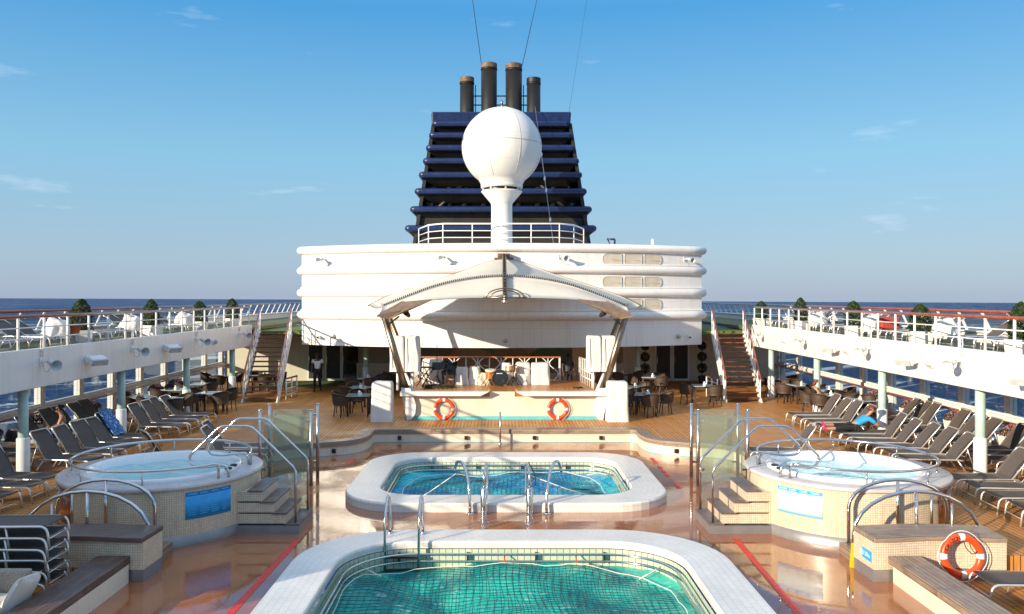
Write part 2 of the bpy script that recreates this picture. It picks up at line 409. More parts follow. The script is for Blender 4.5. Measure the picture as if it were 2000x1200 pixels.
def fabric():
    m, t, b, o = nodes('pale_canopy_fabric'); v = coords(t, 'Object'); c = ramp(t, noise(t, v, 1.5, 5), 0.3, (0.74, 0.72, 0.64), 0.7, (0.80, 0.78, 0.71)); setc(t, b, 'Base Color', c); b.inputs['Roughness'].default_value = 0.7
    tr = N(t, 'BsdfTranslucent'); t.links.new(c, tr.inputs[0]); mx = N(t, 'MixShader'); mx.inputs[0].default_value = 0.35
    t.links.new(b.outputs[0], mx.inputs[1]); t.links.new(tr.outputs[0], mx.inputs[2]); t.links.new(mx.outputs[0], o.inputs[0]); return m
M['membrane'] = fabric()
M['blue'] = plain('navy_funnel_paint', (0.007, 0.020, 0.080), 0.36, var=0.2, vs=2, rv=0.08)
M['funnel'] = plain('sooty_black_paint', (0.013, 0.011, 0.010), 0.5, var=0.45, vs=1.5)
M['soot'] = plain('black_exhaust_pipe', (0.009, 0.0085, 0.0085), 0.55, var=0.35, vs=3)
M['rustcap'] = plain('rust_stained_pipe_collar', (0.15, 0.10, 0.06), 0.6, var=0.7, vs=5)
M['radome'] = paint('radome_shell', (0.80, 0.79, 0.76), 0.4, 0.12)
M['seam'] = plain('grey_seam', (0.50, 0.48, 0.44), 0.6)
M['turf'] = plain('green_turf', (0.10, 0.15, 0.028), 0.9, var=0.35, vs=30, bs=0.5, bsc=200)
M['upperdeck'] = plain('upper_deck_covering', (0.13, 0.135, 0.06), 0.8, var=0.3, vs=4)
M['pot'] = plain('white_planter', (0.76, 0.73, 0.67), 0.45, var=0.06)
M['terracotta'] = plain('terracotta', (0.48, 0.13, 0.05), 0.6)
M['soil'] = plain('soil', (0.05, 0.035, 0.025), 0.9)
def leafmat(name, c1, c2, seedscale=5):
    m, t, b, o = nodes(name); v = coords(t, 'Object'); f = noise(t, v, seedscale, 4)
    c = ramp(t, f, 0.3, c1, 0.7, c2); setc(t, b, 'Base Color', c); b.inputs['Roughness'].default_value = 0.6; b.inputs['Specular IOR Level'].default_value = 0.2; return m
M['leaf'] = leafmat('dark_evergreen_leaves', (0.014, 0.032, 0.009), (0.050, 0.080, 0.018))
M['leaf2'] = leafmat('topiary_leaves', (0.012, 0.028, 0.010), (0.035, 0.06, 0.02))
M['petal'] = leafmat('dusty_pink_blossom', (0.30, 0.10, 0.17), (0.52, 0.26, 0.32), 20)
M['stem'] = plain('brown_stem', (0.10, 0.06, 0.035), 0.8)
M['wicker'] = plain('dark_brown_wicker', (0.060, 0.038, 0.026), 0.5, var=0.5, vs=40, bs=0.5, bsc=90)
M['wickergrey'] = plain('grey_wicker', (0.33, 0.30, 0.25), 0.6, var=0.4, vs=45, bs=0.6, bsc=80)
M['cushion'] = plain('pale_grey_cushion', (0.60, 0.58, 0.54), 0.85, var=0.08, bs=0.3, bsc=4)
M['tabletop'] = plain('pale_glass_table_top', (0.42, 0.50, 0.52), 0.08, var=0.05, coat=0.6)
M['grey_metal'] = plain('grey_loudspeaker', (0.34, 0.40, 0.46), 0.4, var=0.1)
M['grille'] = plain('beige_vent_louvre', (0.56, 0.51, 0.42), 0.6, var=0.10, vs=4)
M['lens'] = plain('frosted_lamp_lens', (0.45, 0.46, 0.46), 0.2)
M['skin_dark'] = plain('dark_skin', (0.085, 0.042, 0.025), 0.45, var=0.05)
M['skin'] = plain('tanned_skin', (0.44, 0.23, 0.14), 0.45, var=0.05)
M['hair'] = plain('dark_hair', (0.018, 0.012, 0.010), 0.45)
M['hairbrown'] = plain('auburn_hair', (0.11, 0.035, 0.018), 0.45)
M['shirt'] = plain('white_shirt', (0.78, 0.77, 0.76), 0.8, var=0.04, bs=0.3, bsc=12)
M['trousers'] = plain('black_trousers', (0.014, 0.013, 0.015), 0.8)
M['bluetop'] = plain('bright_blue_top', (0.02, 0.30, 0.62), 0.75, var=0.1)
M['pink'] = plain('magenta_cuffs', (0.55, 0.03, 0.17), 0.7)
M['redline'] = plain('red_deck_marking', (0.62, 0.035, 0.015), 0.5, var=0.25, vs=12)
M['yellow'] = plain('yellow_paint', (0.80, 0.50, 0.01), 0.5, var=0.1)
M['rope'] = plain('white_rope', (0.72, 0.70, 0.64), 0.8, var=0.2, vs=50)
M['net'] = plain('dark_green_net', (0.008, 0.020, 0.018), 0.7)
M['signblue'] = plain('bright_blue_sign', (0.02, 0.36, 0.78), 0.35, var=0.03)
M['signpale'] = plain('pale_blue_sign', (0.50, 0.72, 0.78), 0.35, var=0.03)
M['signdark'] = plain('dark_blue_sign_band', (0.01, 0.17, 0.42), 0.35, var=0.03)
M['signlight'] = plain('sign_lettering', (0.60, 0.74, 0.80), 0.4, var=0.03)
M['drumwood'] = plain('amber_drum_shell', (0.42, 0.15, 0.03), 0.25, var=0.4, vs=4, coat=0.6)
M['drumhead'] = plain('pale_drum_head', (0.70, 0.66, 0.58), 0.5)
M['stagewood'] = plain('orange_stage_floor', (0.42, 0.165, 0.035), 0.35, var=0.15, vs=2, scale=(1, 8, 1))
M['bag'] = plain('charcoal_bag', (0.05, 0.05, 0.06), 0.6)
def mural():
    m, t, b, o = nodes('grey_green_mural'); v = coords(t, 'UV', (0.7, 0.9, 1)); n = N(t, 'TexVoronoi', Scale=1.1); t.links.new(v, n.inputs['Vector'])
    sp = N(t, 'SeparateColor'); t.links.new(n.outputs['Color'], sp.inputs[0]); r = N(t, 'ValToRGB'); r.color_ramp.interpolation = 'CONSTANT'
    e = r.color_ramp.elements; e[0].color = (0.20, 0.19, 0.15, 1); e[1].position = 0.75; e[1].color = (0.05, 0.14, 0.09, 1)
    for p, c in ((0.3, (0.14, 0.17, 0.13, 1)), (0.5, (0.28, 0.26, 0.21, 1))): x = e.new(p); x.color = c
    t.links.new(sp.outputs[0], r.inputs[0]); t.links.new(r.outputs[0], b.inputs['Base Color']); b.inputs['Roughness'].default_value = 0.3; return m
M['mural'] = mural()
def towel():
    m, t, b, o = nodes('blue_patterned_towel'); v = coords(t, 'Object'); n = N(t, 'TexNoise', Scale=9, Detail=3, Distortion=2.5); t.links.new(v, n.inputs['Vector'])
    r = N(t, 'ValToRGB'); r.color_ramp.interpolation = 'CONSTANT'; e = r.color_ramp.elements; e[0].color = (0.01, 0.05, 0.28, 1); e[1].position = 0.58; e[1].color = (0.42, 0.55, 0.66, 1)
    x = e.new(0.46); x.color = (0.02, 0.24, 0.48, 1); x = e.new(0.53); x.color = (0.02, 0.12, 0.36, 1)
    t.links.new(n.outputs['Fac'], r.inputs[0]); t.links.new(r.outputs[0], b.inputs['Base Color']); b.inputs['Roughness'].default_value = 0.9; return m
M['towel'] = towel()
def glass(name, tint, dens, rough=0.02):
    m, t, b, o = nodes(name); t.nodes.remove(b)
    tr = N(t, 'BsdfTransparent'); tr.inputs[0].default_value = (*tint, 1); gl = N(t, 'BsdfGlossy', Roughness=rough); gl.inputs[0].default_value = (0.9, 0.95, 0.93, 1)
    df = N(t, 'BsdfDiffuse'); df.inputs[0].default_value = (0.50, 0.58, 0.52, 1)
    lw = N(t, 'LayerWeight', Blend=0.5); pw = N(t, 'Math', operation='POWER'); pw.inputs[1].default_value = 4.0; t.links.new(lw.outputs['Facing'], pw.inputs[0])
    fr = N(t, 'Math', operation='MULTIPLY_ADD'); fr.inputs[1].default_value = 0.6; fr.inputs[2].default_value = 0.035; t.links.new(pw.outputs[0], fr.inputs[0]); m1 = N(t, 'MixShader'); m1.inputs[0].default_value = dens; m2 = N(t, 'MixShader')
    t.links.new(tr.outputs[0], m1.inputs[1]); t.links.new(df.outputs[0], m1.inputs[2]); t.links.new(fr.outputs[0], m2.inputs[0])
    t.links.new(m1.outputs[0], m2.inputs[1]); t.links.new(gl.outputs[0], m2.inputs[2]); t.links.new(m2.outputs[0], o.inputs[0]); return m
M['glass'] = glass('clear_window_glass', (0.90, 0.94, 0.95), 0.02)
M['screen'] = glass('greenish_screen_glass', (0.84, 0.90, 0.86), 0.10)
M['shade_glass'] = glass('wind_screen_glass', (0.86, 0.90, 0.94), 0.06)
def water(name, deep, mid, foam, sc, amt, tilt=0):
    m, t, b, o = nodes(name); v = coords(t, 'Object')
    n1 = N(t, 'TexNoise', Scale=0.6*sc, Detail=5, Distortion=0.8); t.links.new(v, n1.inputs['Vector'])
    c = ramp(t, n1.outputs['Fac'], 0.40, deep, 0.60, mid)
    va = coords(t, 'Object', (1.0, 2.4, 1)); n2 = N(t, 'TexNoise', Scale=4.5*sc, Detail=6, Roughness=0.65, Distortion=1.0); t.links.new(va, n2.inputs['Vector'])
    c = mix(t, ramp(t, n2.outputs['Fac'], 0.57, (0, 0, 0), 0.70, (amt,)*3), c, foam)
    setc(t, b, 'Base Color', c); b.inputs['Roughness'].default_value = 0.07; b.inputs['IOR'].default_value = 1.33
    h = N(t, 'Math', operation='ADD'); t.links.new(n2.outputs['Fac'], h.inputs[0]); t.links.new(noise(t, v, 1.8*sc, 3), h.inputs[1])
    bump(t, b, h.outputs[0], 0.8, 0.09); return m
M['water_green'] = water('emerald_pool_water', (0.000, 0.30, 0.30), (0.03, 0.64, 0.50), (0.60, 0.88, 0.82), 1.0, 0.8)
M['water_blue'] = water('blue_pool_water', (0.00, 0.36, 0.70), (0.03, 0.66, 0.72), (0.65, 0.92, 0.95), 1.0, 0.9)
M['water_tub'] = water('pale_tub_water', (0.38, 0.76, 0.80), (0.60, 0.86, 0.88), (0.75, 0.9, 0.92), 2.2, 0.7)
def seamat():
    m, t, b, o = nodes('windy_dark_blue_sea'); v = coords(t, 'Object')
    c = ramp(t, noise(t, v, 0.012, 5), 0.35, (0.0015, 0.016, 0.070), 0.7, (0.003, 0.034, 0.125))
    w1 = noise(t, coords(t, 'Object', (0.055, 0.0030, 1)), 1.0, 4, 0.6)
    wn_ = noise(t, v, 0.09, 9, 0.75); mx_ = N(t, 'Math', operation='MAXIMUM')
    t.links.new(ramp(t, w1, 0.575, (0, 0, 0), 0.62, (0.8,)*3), mx_.inputs[0]); t.links.new(ramp(t, wn_, 0.60, (0, 0, 0), 0.66, (0.8,)*3), mx_.inputs[1]); w2 = noise(t, v, 0.011, 4)
    f = N(t, 'Math', operation='MULTIPLY'); t.links.new(mx_.outputs[0], f.inputs[0]); t.links.new(ramp(t, w2, 0.35, (0.55,)*3, 0.6, (1, 1, 1)), f.inputs[1])
    c = mix(t, f.outputs[0], c, (0.72, 0.76, 0.80)); setc(t, b, 'Base Color', c)
    b.inputs['Roughness'].default_value = 0.45; b.inputs['Specular IOR Level'].default_value = 0.07
    bump(t, b, noise(t, coords(t, 'Object', (0.05, 0.12, 1)), 2.2, 6, 0.65), 0.9, 1.6); return m
M['sea'] = seamat()
# ================================================================ the setting
SEA_Z = -23
sea = MB()
for i in range(1): sea.quad((-60000, -60000, 0), (60000, -60000, 0), (60000, 60000, 0), (-60000, 60000, 0))
seao = struct('sea', sea, M['sea']); seao.location = (0, 0, SEA_Z)
seao.rotation_euler = (Vector((0.0045, 0.0041, 1)).to_track_quat('Z', 'Y')).to_euler()   # the ship lists a little
CX = 0.10                                                  # ship's centreline
WET = -0.40
from mathutils.geometry import tessellate_polygon
def holed(outer, holes, z):
    loops = [[Vector((x, y, 0)) for x, y in l] for l in [outer]+holes]
    flat = [p for l in loops for p in l]; m = MB(); m.v = [(p.x, p.y, z) for p in flat]
    for t in tessellate_polygon(loops):
        a, b, c = (flat[i] for i in t); t = tuple(t)
        if (b-a).cross(c-a).z < 0: t = t[::-1]
        if abs((b-a).cross(c-a).z) > 1e-9: m.face(t)
    return m
struct('wet_pool_deck', holed([(-7.2, 3), (7.4, 3), (7.4, 27), (-7.2, 27)], [rrect(-3.4, 3.6, 18.1, 23.5, 1.5), rrect(-3.4, 3.7, 4.8, 15.6, 1.6)], WET), M['wet'])
half = [(-4.2, 26.5), (-4.12, 25.7), (-4.2, 25.0), (-4.52, 24.45), (-5.3, 24.08), (-6.1, 23.95), (-6.55, 23.3), (-6.55, 18.9)]
cl = half[::-1]+[(2*CX-x, y) for x, y in half]
def smooth2(path, r=0.6, n=5): return [(p.x, p.y) for p in fillet([(x, y, 0) for x, y in path], r, n)]
CURB = smooth2(cl)
struct('teak_deck', MB().prism([(-14.6, 13.62), (-6.55, 13.62), (-6.55, 18.85)]+CURB+[(6.75, 18.85), (6.75, 13.62), (14.6, 13.62), (14.6, 46), (-14.6, 46)], WET-0.1, 0), M['teak'])
for a, b in ((-14.6, -6.3), (6.6, 14.6)): struct('lower_teak_deck', MB().box(a, b, 3, 13.62, WET-0.1, WET+0.012), M['teak'])
cb = thing('pool_curb', 'long weathered timber topped curb curving round the back of the sunken pool deck', 'curb', (CX, 26.4, WET))
MB().strip(CURB, -0.06, 0.34, -0.13, 0.022).build('timber_coping', M['oldwood_x'], cb, bev=0.015)
MB().strip(CURB, -0.02, 0.06, WET, -0.13).build('tiled_riser', M['stagetile'], cb)
MB().strip(CURB, -0.03, -0.02, WET, WET+0.014).build('turquoise_strip', M['tealtrim'], cb)
for x, y, a in ((-1.15, 26.43, 0), (1.05, 26.43, 0), (-4.95, 24.16, -0.35), (5.15, 24.16, 0.35), (3.2, 26.43, 0), (-3.3, 26.43, 0)):
    MB().obox((x, y, -0.25), (0.11, 0.06, 0.12), a).build('step_light', M['black'], cb)
pt = thing('steel_post', 'thin upright steel post standing at the middle of the timber curb', 'post', (-0.05, 26.15, WET))
MB().tube([(-0.05, 26.15, WET), (-0.05, 26.15, 0.62)], 0.028, 10).build('pole', M['brushed'], pt)
MB().lathe([(0.0001, WET+0.03), (0.07, WET+0.03), (0.07, WET)], (-0.05, 26.15, 0), 14).build('foot_flange', M['brushed'], pt)
# deck markings
def mark(name, quads, label):
    m = MB()
    for q in quads: m.prism(q, WET+0.001, WET+0.006)
    return tag(m.build(name, M['redline']), label, 'deck marking')
mark('deck_marking', [[(-4.00, 15.85), (-3.88, 15.85), (-4.04, 9), (-4.16, 9)]], 'long red stripe painted on the shaded wet deck beside the near pool')
mark('deck_marking', [[(4.48, 15.9), (4.60, 15.9), (4.34, 9), (4.22, 9)]], 'long red stripe painted on the sunlit wet deck beside the near pool')
mark('deck_marking', [[(-4.38, 23.7), (-4.22, 23.7), (-4.25, 23.0), (-4.41, 23.0)]], 'short red dash near the glass screens at the left of the far pool')
mark('deck_marking', [[(4.3, y), (4.42, y), (4.42, y-w), (4.3, y-w)] for y, w in ((23.9, 0.8), (22.7, 0.3), (22.2, 0.3), (21.7, 0.3), (20.6, 0.5))], 'broken red line at the right of the far pool')

# ================================================================ side galleries (upper sun deck on columns, window wall outboard)
UP, ST = 2.92, 2.73
COLY = (9.5, 14.55, 19.6, 24.65, 29.75, 34.8)
for s in (-1, 1):
    nm = SIDE[s]; X = lambda a: s*a
    def bx(m, a, b, *r): return m.box(min(s*a, s*b), max(s*a, s*b), *r)
    g = thing('deck_gallery', 'raised %s sun deck on columns over windows, %s' % (nm, 'white fascia in shade' if s < 0 else 'white fascia in the sun'), 'gallery', (s*12.9, 22, 0), group='side galleries')
    m = MB(); bx(m, 11.34, 14.62, 6, 60, UP-0.15, UP); m.build('deck_slab', M['upperdeck'], g); m = MB(); bx(m, 9.12, 11.34, 37.35, 60, ST-0.15, ST); m.build('landing', M['turf'], g)
    m = MB(); bx(m, 11.2, 11.34, 6, 36.75, 2.10, 3.05); m.build('fascia', M['white'], g, bev=0.02)
    m = MB(); bx(m, 11.34, 14.55, 6, 46, ST-0.30, ST-0.155); m.build('soffit', M['white'], g)
    m = MB(); bx(m, 14.5, 14.66, 6, 60, 2.33, 3.22); m.build('bulwark', M['white'], g, bev=0.02)
    m = MB(); bx(m, 14.40, 14.74, 6, 60, 3.22, 3.27); m.build('bulwark_cap', M['white'], g, bev=0.012)
    for y in COLY:
        c = MB().tube([(s*11.45, y, 0), (s*11.45, y, 2.42)], 0.115, 16).build('column', M['teal'], g)
        MB().lathe([(0.15, 0), (0.15, 0.90), (0.135, 0.93), (0.11, 0.935)], (s*11.45, y, 0), 18).build('sleeve', M['white_rail'], c)
        MB().lathe([(0.155, 2.38), (0.155, 2.43)], (s*11.45, y, 0), 16).build('capital', M['white_rail'], c)
    m = MB(); bx(m, 14.2, 14.5, 6, 46, 0, 0.14); m.build('window_kerb', M['white'], g)
    m = MB(); bx(m, 14.18, 14.5, 6, 46, 0.80, 0.93); m.build('window_sill', M['white'], g, bev=0.015)
    m = MB(); bx(m, 14.2, 14.5, 6, 46, 2.18, 2.43); m.build('window_head', M['white'], g)
    MB().tube([(s*14.02, 6, 0.80), (s*14.02, 45.8, 0.80)], 0.032, 8).build('handrail', M['railwood'], g)
    ys = [25.5+2.35*k for k in range(-7, 9)]
    for a, b in zip(ys[:-1], ys[1:]):
        w = MB(); bx(w, 14.28, 14.48, a-0.14, a+0.14, 0.14, 0.80); bx(w, 14.28, 14.48, a-0.14, a+0.14, 0.93, 2.18)
        for z0, z1 in ((0.14, 0.19), (0.93, 0.98), (2.13, 2.18)): bx(w, 14.30, 14.44, a+0.14, b-0.14, z0, z1)
        w = w.build('window', M['white'], g)
        m = MB(); bx(m, 14.355, 14.375, a+0.14, b-0.14, 0.19, 0.80); bx(m, 14.355, 14.375, a+0.14, b-0.14, 0.98, 2.13); m.build('pane', M['glass'], w)
    # inboard guard rail
    r = thing('guard_rail', 'white guard rail with red-brown handrail along the inner edge of the %s sun deck' % nm, 'railing', (s*11.27, 20, 3.05), group='sun deck guard rails')
    hy0, hy1 = 6, 36.6
    MB().tube([(s*11.27, hy0, 3.83), (s*11.27, hy1, 3.83)], 0.042, 8).build('handrail', M['railwood'], r)
    for z in (3.30, 3.56): MB().tube([(s*11.27, hy0, z), (s*11.27, hy1, z)], 0.016, 6).build('bar', M['white_rail'], r)
    y = 7.1
    while y < hy1:
        MB().tube([(s*11.27, y, 3.05), (s*11.27, y, 3.80)], 0.033, 8).build('post', M['white_rail'], r); y += 1.09
    # outboard wind screen with raking struts
    r = thing('wind_screen', 'outboard glass wind screen with raking white struts and brown handrail on the %s sun deck' % nm, 'wind screen', (s*14.5, 20, 3.27), group='outboard wind screens')
    MB().tube([(s*14.35, 6, 3.86), (s*14.35, 60, 3.86)], 0.045, 8).build('handrail', M['railwood'], r)
    y = 7.0; k = 0
    while y < 59.5:
        MB().hexa([(s*14.62+0.02*j, y+q, 3.27) for j, q in ((-1, -0.05), (1, -0.05), (1, 0.05), (-1, 0.05))]+[(s*14.36+0.02*j, y+q, 3.83) for j, q in ((-1, -0.05), (1, -0.05), (1, 0.05), (-1, 0.05))]).build('strut', M['white_rail'], r)
        if y < 41:
            m = MB(); m.hexa([(s*14.615, y+0.06, 3.28), (s*14.625, y+0.06, 3.28), (s*14.625, y+1.19, 3.28), (s*14.615, y+1.19, 3.28), (s*14.375, y+0.06, 3.80), (s*14.385, y+0.06, 3.80), (s*14.385, y+1.19, 3.80), (s*14.375, y+1.19, 3.80)]); m.build('pane', M['shade_glass'], r)
        y += 1.25

# ================================================================ deckhouse with the curved white front
def Yf(x): return 34.7+2.6*(x/9.1)**2
ARC = [(9.1*k/16, Yf(9.1*k/16)) for k in range(-16, 17)]
HP = [(-9.1, 56), ]+ARC+[(9.1, 56)]
h = thing('deckhouse', 'tall white deckhouse with a curved front banded by four rounded rolls', 'deckhouse', (0, 37, 0))
MB().strip(HP, 0, 0.15, 2.13, 6.40).build('curved_wall', M['white'], h)
MB().prism(HP, 6.40, 6.46).build('roof', M['white'], h)
MB().prism(offset(HP, 0.16), 2.14, 2.20).build('soffit', M['white'], h)
for z0, z1 in ((6.20, 6.58), (5.28, 5.66), (4.28, 4.67), (3.27, 3.67)):
    zc, hz = (z0+z1)/2, (z1-z0)/2
    rows = []
    for k in range(9):
        a = -PI/2+PI*k/8; rows.append([(x, y, zc+hz*math.sin(a)) for x, y in offset(HP, -0.005-0.20*math.cos(a))])
    if z1 > 6.5: rows.append([(x, y, 6.58) for x, y in offset(HP, 0.4)])
    MB().grid(rows).build('rounded_roll', M['white'], h)
    rows = [[(x, y, z1+q) for x, y in offset(HP, -d)] for d, q in ((0.06, 0.0), (0.06, 0.05), (0.0, 0.07))]
    if z1 < 6: MB().grid(rows, False).build('roll_upstand', M['white'], h)
# louvred vents in threes (right half of the front)
for z0, z1 in ((5.70, 6.15), (4.70, 5.17), (3.70, 4.19)):
    for k, (x0, x1) in enumerate(((4.34, 5.19), (5.33, 6.12), (6.25, 7.05))):
        r = (z1-z0)*0.42; q = 0.06
        pts = []
        for cx, cz, a, rr in ((x1, z0, -90, r if k == 2 else q), (x1, z1, 0, r if k == 2 else q), (x0, z1, 90, r if k == 0 else q), (x0, z0, 180, r if k == 0 else q)):
            ccx = cx-rr if cx == x1 else cx+rr; ccz = cz-rr if cz == z1 else cz+rr
            for j in range(6): t = R(a+18*j); pts.append((ccx+rr*math.cos(t), ccz+rr*math.sin(t)))
        m = MB(); n = len(pts)
        m.v = [(x, Yf(x)-0.03, z) for x, z in pts]+[(x, Yf(x)+0.02, z) for x, z in pts]
        m.face(tuple(range(n)))
        for j in range(n): m.face((j, j+n, (j+1) % n+n, (j+1) % n))
        v = m.build('vent', M['grille'], h)
        MB().tube([(x, Yf(x)-0.034, z) for x, z in pts], 0.014, 5, True).build('frame', M['seam'], v)
        l = MB()
        l.box(x0+0.02+(r*0.3 if k == 0 else 0), x1-0.02-(r*0.3 if k == 2 else 0), Yf((x0+x1)/2)-0.055, Yf((x0+x1)/2)-0.04, (z0+z1)/2-0.006, (z0+z1)/2+0.006)
        l.build('louvre', M['grille'], v)
# back wall below the overhang
YB = 42.0
MB().box(-14.2, 14.2, YB, YB+0.2, 0, 2.6).build('back_wall', M['cream'], h)
MB().box(-4.4, 3.6, YB-0.06, YB-0.003, 0.4, 2.14).build('mural_panel', M['mural'], h)
for x0, x1 in ((-7.6, -5.1), (4.6, 6.2)): MB().box(x0, x1, YB-0.05, YB-0.002, 0.9, 2.05).build('shutter_panel', M['wickergrey'], h)
for x0 in (-9.95, -9.05, -8.2, 7.85, 8.75):
    d = MB().box(x0, x0+0.84, YB-0.05, YB-0.002, 0, 2.12).build('door', M['white_rail'], h)
    MB().box(x0+0.07, x0+0.77, YB-0.065, YB-0.052, 0.12, 2.04).build('pane', M['dark'], d)
    MB().tube(fillet([(x0+0.10, YB-0.066, 0.9), (x0+0.10, YB-0.11, 0.9), (x0+0.10, YB-0.11, 1.25), (x0+0.10, YB-0.066, 1.25)], 0.03), 0.012, 6).build('handle', M['steel'], d)
MB().box(-11.6, -8.0, YB-2.6, YB-0.1, 0.003, 0.012).build('door_mat', M['turf'], h)
for s in (-1, 1):
    for y in (38.9,):
        c = MB().tube([(s*6.45, y, 0), (s*6.45, y, 2.14)], 0.125, 16).build('column', M['teal'], h)
        MB().lathe([(0.16, 0), (0.16, 0.92), (0.145, 0.95), (0.12, 0.955)], (s*6.45, y, 0), 18).build('sleeve', M['white_rail'], c)
# roof rail round the mast
rr = thing('roof_rail', 'white three bar railing on the deckhouse roof in front of the funnel', 'railing', (0, 36.2, 6.46))
rp = [(-3.95, 39.0), (-3.3, 36.9), (-2.6, 36.2), (2.55, 36.2), (3.25, 36.9), (3.9, 39.0)]
for z, r_ in ((7.53, 0.035), (7.22, 0.02), (6.92, 0.02)): MB().tube([(x, y, z) for x, y in rp], r_, 6).build('bar' if z < 7.5 else 'top_rail', M['white_rail'], rr)
for x, y in rp+[(-1.3, 36.2), (0, 36.2), (1.3, 36.2)]: MB().tube([(x, y, 6.46), (x, y, 7.53)], 0.028, 6).build('post', M['white_rail'], rr)
# radome
rd = thing('radome', 'big white satellite dome on a flared white mast in front of the funnel', 'radome', (0, 36.9, 6.46))
C0 = (0, 36.9, 0)
MB().lathe([(0.62, 6.46), (0.56, 6.60), (0.485, 6.72), (0.47, 8.35), (0.49, 8.50), (0.90, 8.98), (0.93, 9.02), (0.90, 9.06), (0.0001, 9.06)], C0, 36).build('mast', M['radome'], rd)
MB().lathe([(0.80, 9.06), (0.80, 9.19)], C0, 30).build('neck', M['black'], rd)
for k in range(8):
    a = 2*PI*k/8+0.2; MB().obox((0.85*math.cos(a), 36.9+0.85*math.sin(a), 9.125), (0.07, 0.07, 0.13), a).build('bracket', M['grille'], rd)
ZC, RD = 11.02, 1.80
prof = [(0.0001, 9.19), (0.94, 9.19), (0.94, 9.30)]+[(x, z) for x, z in ((0.95, 9.38), (0.99, 9.46), (1.06, 9.57))]
for k in range(30):
    a = -53+k*(143/29); prof.append((max(1e-4, RD*math.cos(R(a))), ZC+RD*math.sin(R(a))))
dome = MB().lathe(prof, C0, 64).build('dome', M['radome'], rd)
sm = MB()
sm.tube([((RD+0.002)*math.cos(2*PI*k/64), 36.9+(RD+0.002)*math.sin(2*PI*k/64), ZC+0.1) for k in range(64)], 0.012, 5, True)
for k in range(8):
    a = R(-90-18+k*45)
    sm.tube([((RD+0.002)*math.cos(R(e))*math.cos(a), 36.9+(RD+0.002)*math.cos(R(e))*math.sin(a), ZC+(RD+0.002)*math.sin(R(e))) for e in range(-50, 89, 6)], 0.011, 5)
sm.build('seam', M['seam'], dome)
MB().tube([(0, 36.9, ZC+RD-0.02), (0, 36.9, ZC+RD+0.14)], 0.05, 8).ball((0, 36.9, ZC+RD+0.22), (0.06, 0.06, 0.11)).build('lightning_rod', M['bronze'], rd)
def text_mesh(name, body, size, mat, mw, parent=None, depth=0.004, align='CENTER', shear=0):
    cu = bpy.data.curves.new(name, 'FONT'); cu.body = body; cu.size = size; cu.extrude = depth; cu.align_x = align; cu.align_y = 'CENTER'; cu.shear = shear; cu.resolution_u = 3
    o = bpy.data.objects.new('tmp', cu); COL.objects.link(o); dg = bpy.context.evaluated_depsgraph_get()
    me = bpy.data.meshes.new_from_object(o.evaluated_get(dg)); bpy.data.objects.remove(o); bpy.data.curves.remove(cu)
    me.name = name; me.transform(mw if parent is None else Matrix.Translation(-wloc(parent)) @ mw); me.materials.clear(); me.materials.append(mat)
    n = bpy.data.objects.new(name, me); COL.objects.link(n); n.parent = parent; return n
def frame_m(pos, right, up):
    r = Vector(right).normalized(); u = Vector(up); u = (u-r*u.dot(r)).normalized(); n = r.cross(u)
    return Matrix(((r.x, u.x, n.x, pos[0]), (r.y, u.y, n.y, pos[1]), (r.z, u.z, n.z, pos[2]), (0, 0, 0, 1)))
for k, ch in enumerate(('W',)):
    a = R(180+13); n = Vector((math.cos(a), math.sin(a), 0.16)).normalized(); p = Vector((0, 36.9, ZC))+n*(RD+0.004)
    text_mesh('blue_lettering', ch, 0.36, M['blue'], frame_m(p, n.cross(Vector((0, 0, 1)))*-1, (0, 0, 1)), dome)
# funnel
fn = thing('funnel', 'tapering black funnel ringed by nine navy blue louvre rails', 'funnel', (0, 45, 6.46))
def zy(y): return 4.3+(580-y)*42/1600
def frus(x0, y0, y1, z0, x1, y2, y3, z1):
    return MB().hexa([(-x0, y0, z0), (x0, y0, z0), (x0, y1, z0), (-x0, y1, z0), (-x1, y2, z1), (x1, y2, z1), (x1, y3, z1), (-x1, y3, z1)])
frus(4.05, 42.9, 48.6, 6.46, 2.95, 42.9, 48.2, 13.3).build('core', M['funnel'], fn)
for s in (-1, 1):
    MB().hexa([(s*4.57-0.09, 42.0, 6.46), (s*4.57+0.09, 42.0, 6.46), (s*4.57+0.09, 48.8, 6.46), (s*4.57-0.09, 48.8, 6.46), (s*3.5-0.09, 42.0, 13.2), (s*3.5+0.09, 42.0, 13.2), (s*3.5+0.09, 48.2, 13.2), (s*3.5-0.09, 48.2, 13.2)]).build('side_plate', M['funnel'], fn)
    MB().tube([(s*4.2, 42.4, 8.0), (s*1.7, 42.4, 10.4)], 0.13, 6).build('brace', M['funnel'], fn)
    for k in (0.9, 1.9, 2.7): MB().tube([(s*k, 42.6, 8.2), (s*k, 42.6, 13.0)], 0.2, 8).build('uptake_pipe', M['soot'], fn)
MB().box(-4.4, 4.4, 42.2, 42.5, 6.46, 8.6).build('lower_panel', M['funnel'], fn)
m = MB().hexa([(-3.56, 41.75, 13.05), (3.50, 41.75, 13.05), (3.50, 48.3, 13.05), (-3.56, 48.3, 13.05), (-3.60, 41.65, 13.72), (3.54, 41.65, 13.72), (3.54, 48.4, 13.72), (-3.60, 48.4, 13.72)])
m.build('top_cap', M['blue'], fn, bev=0.08)
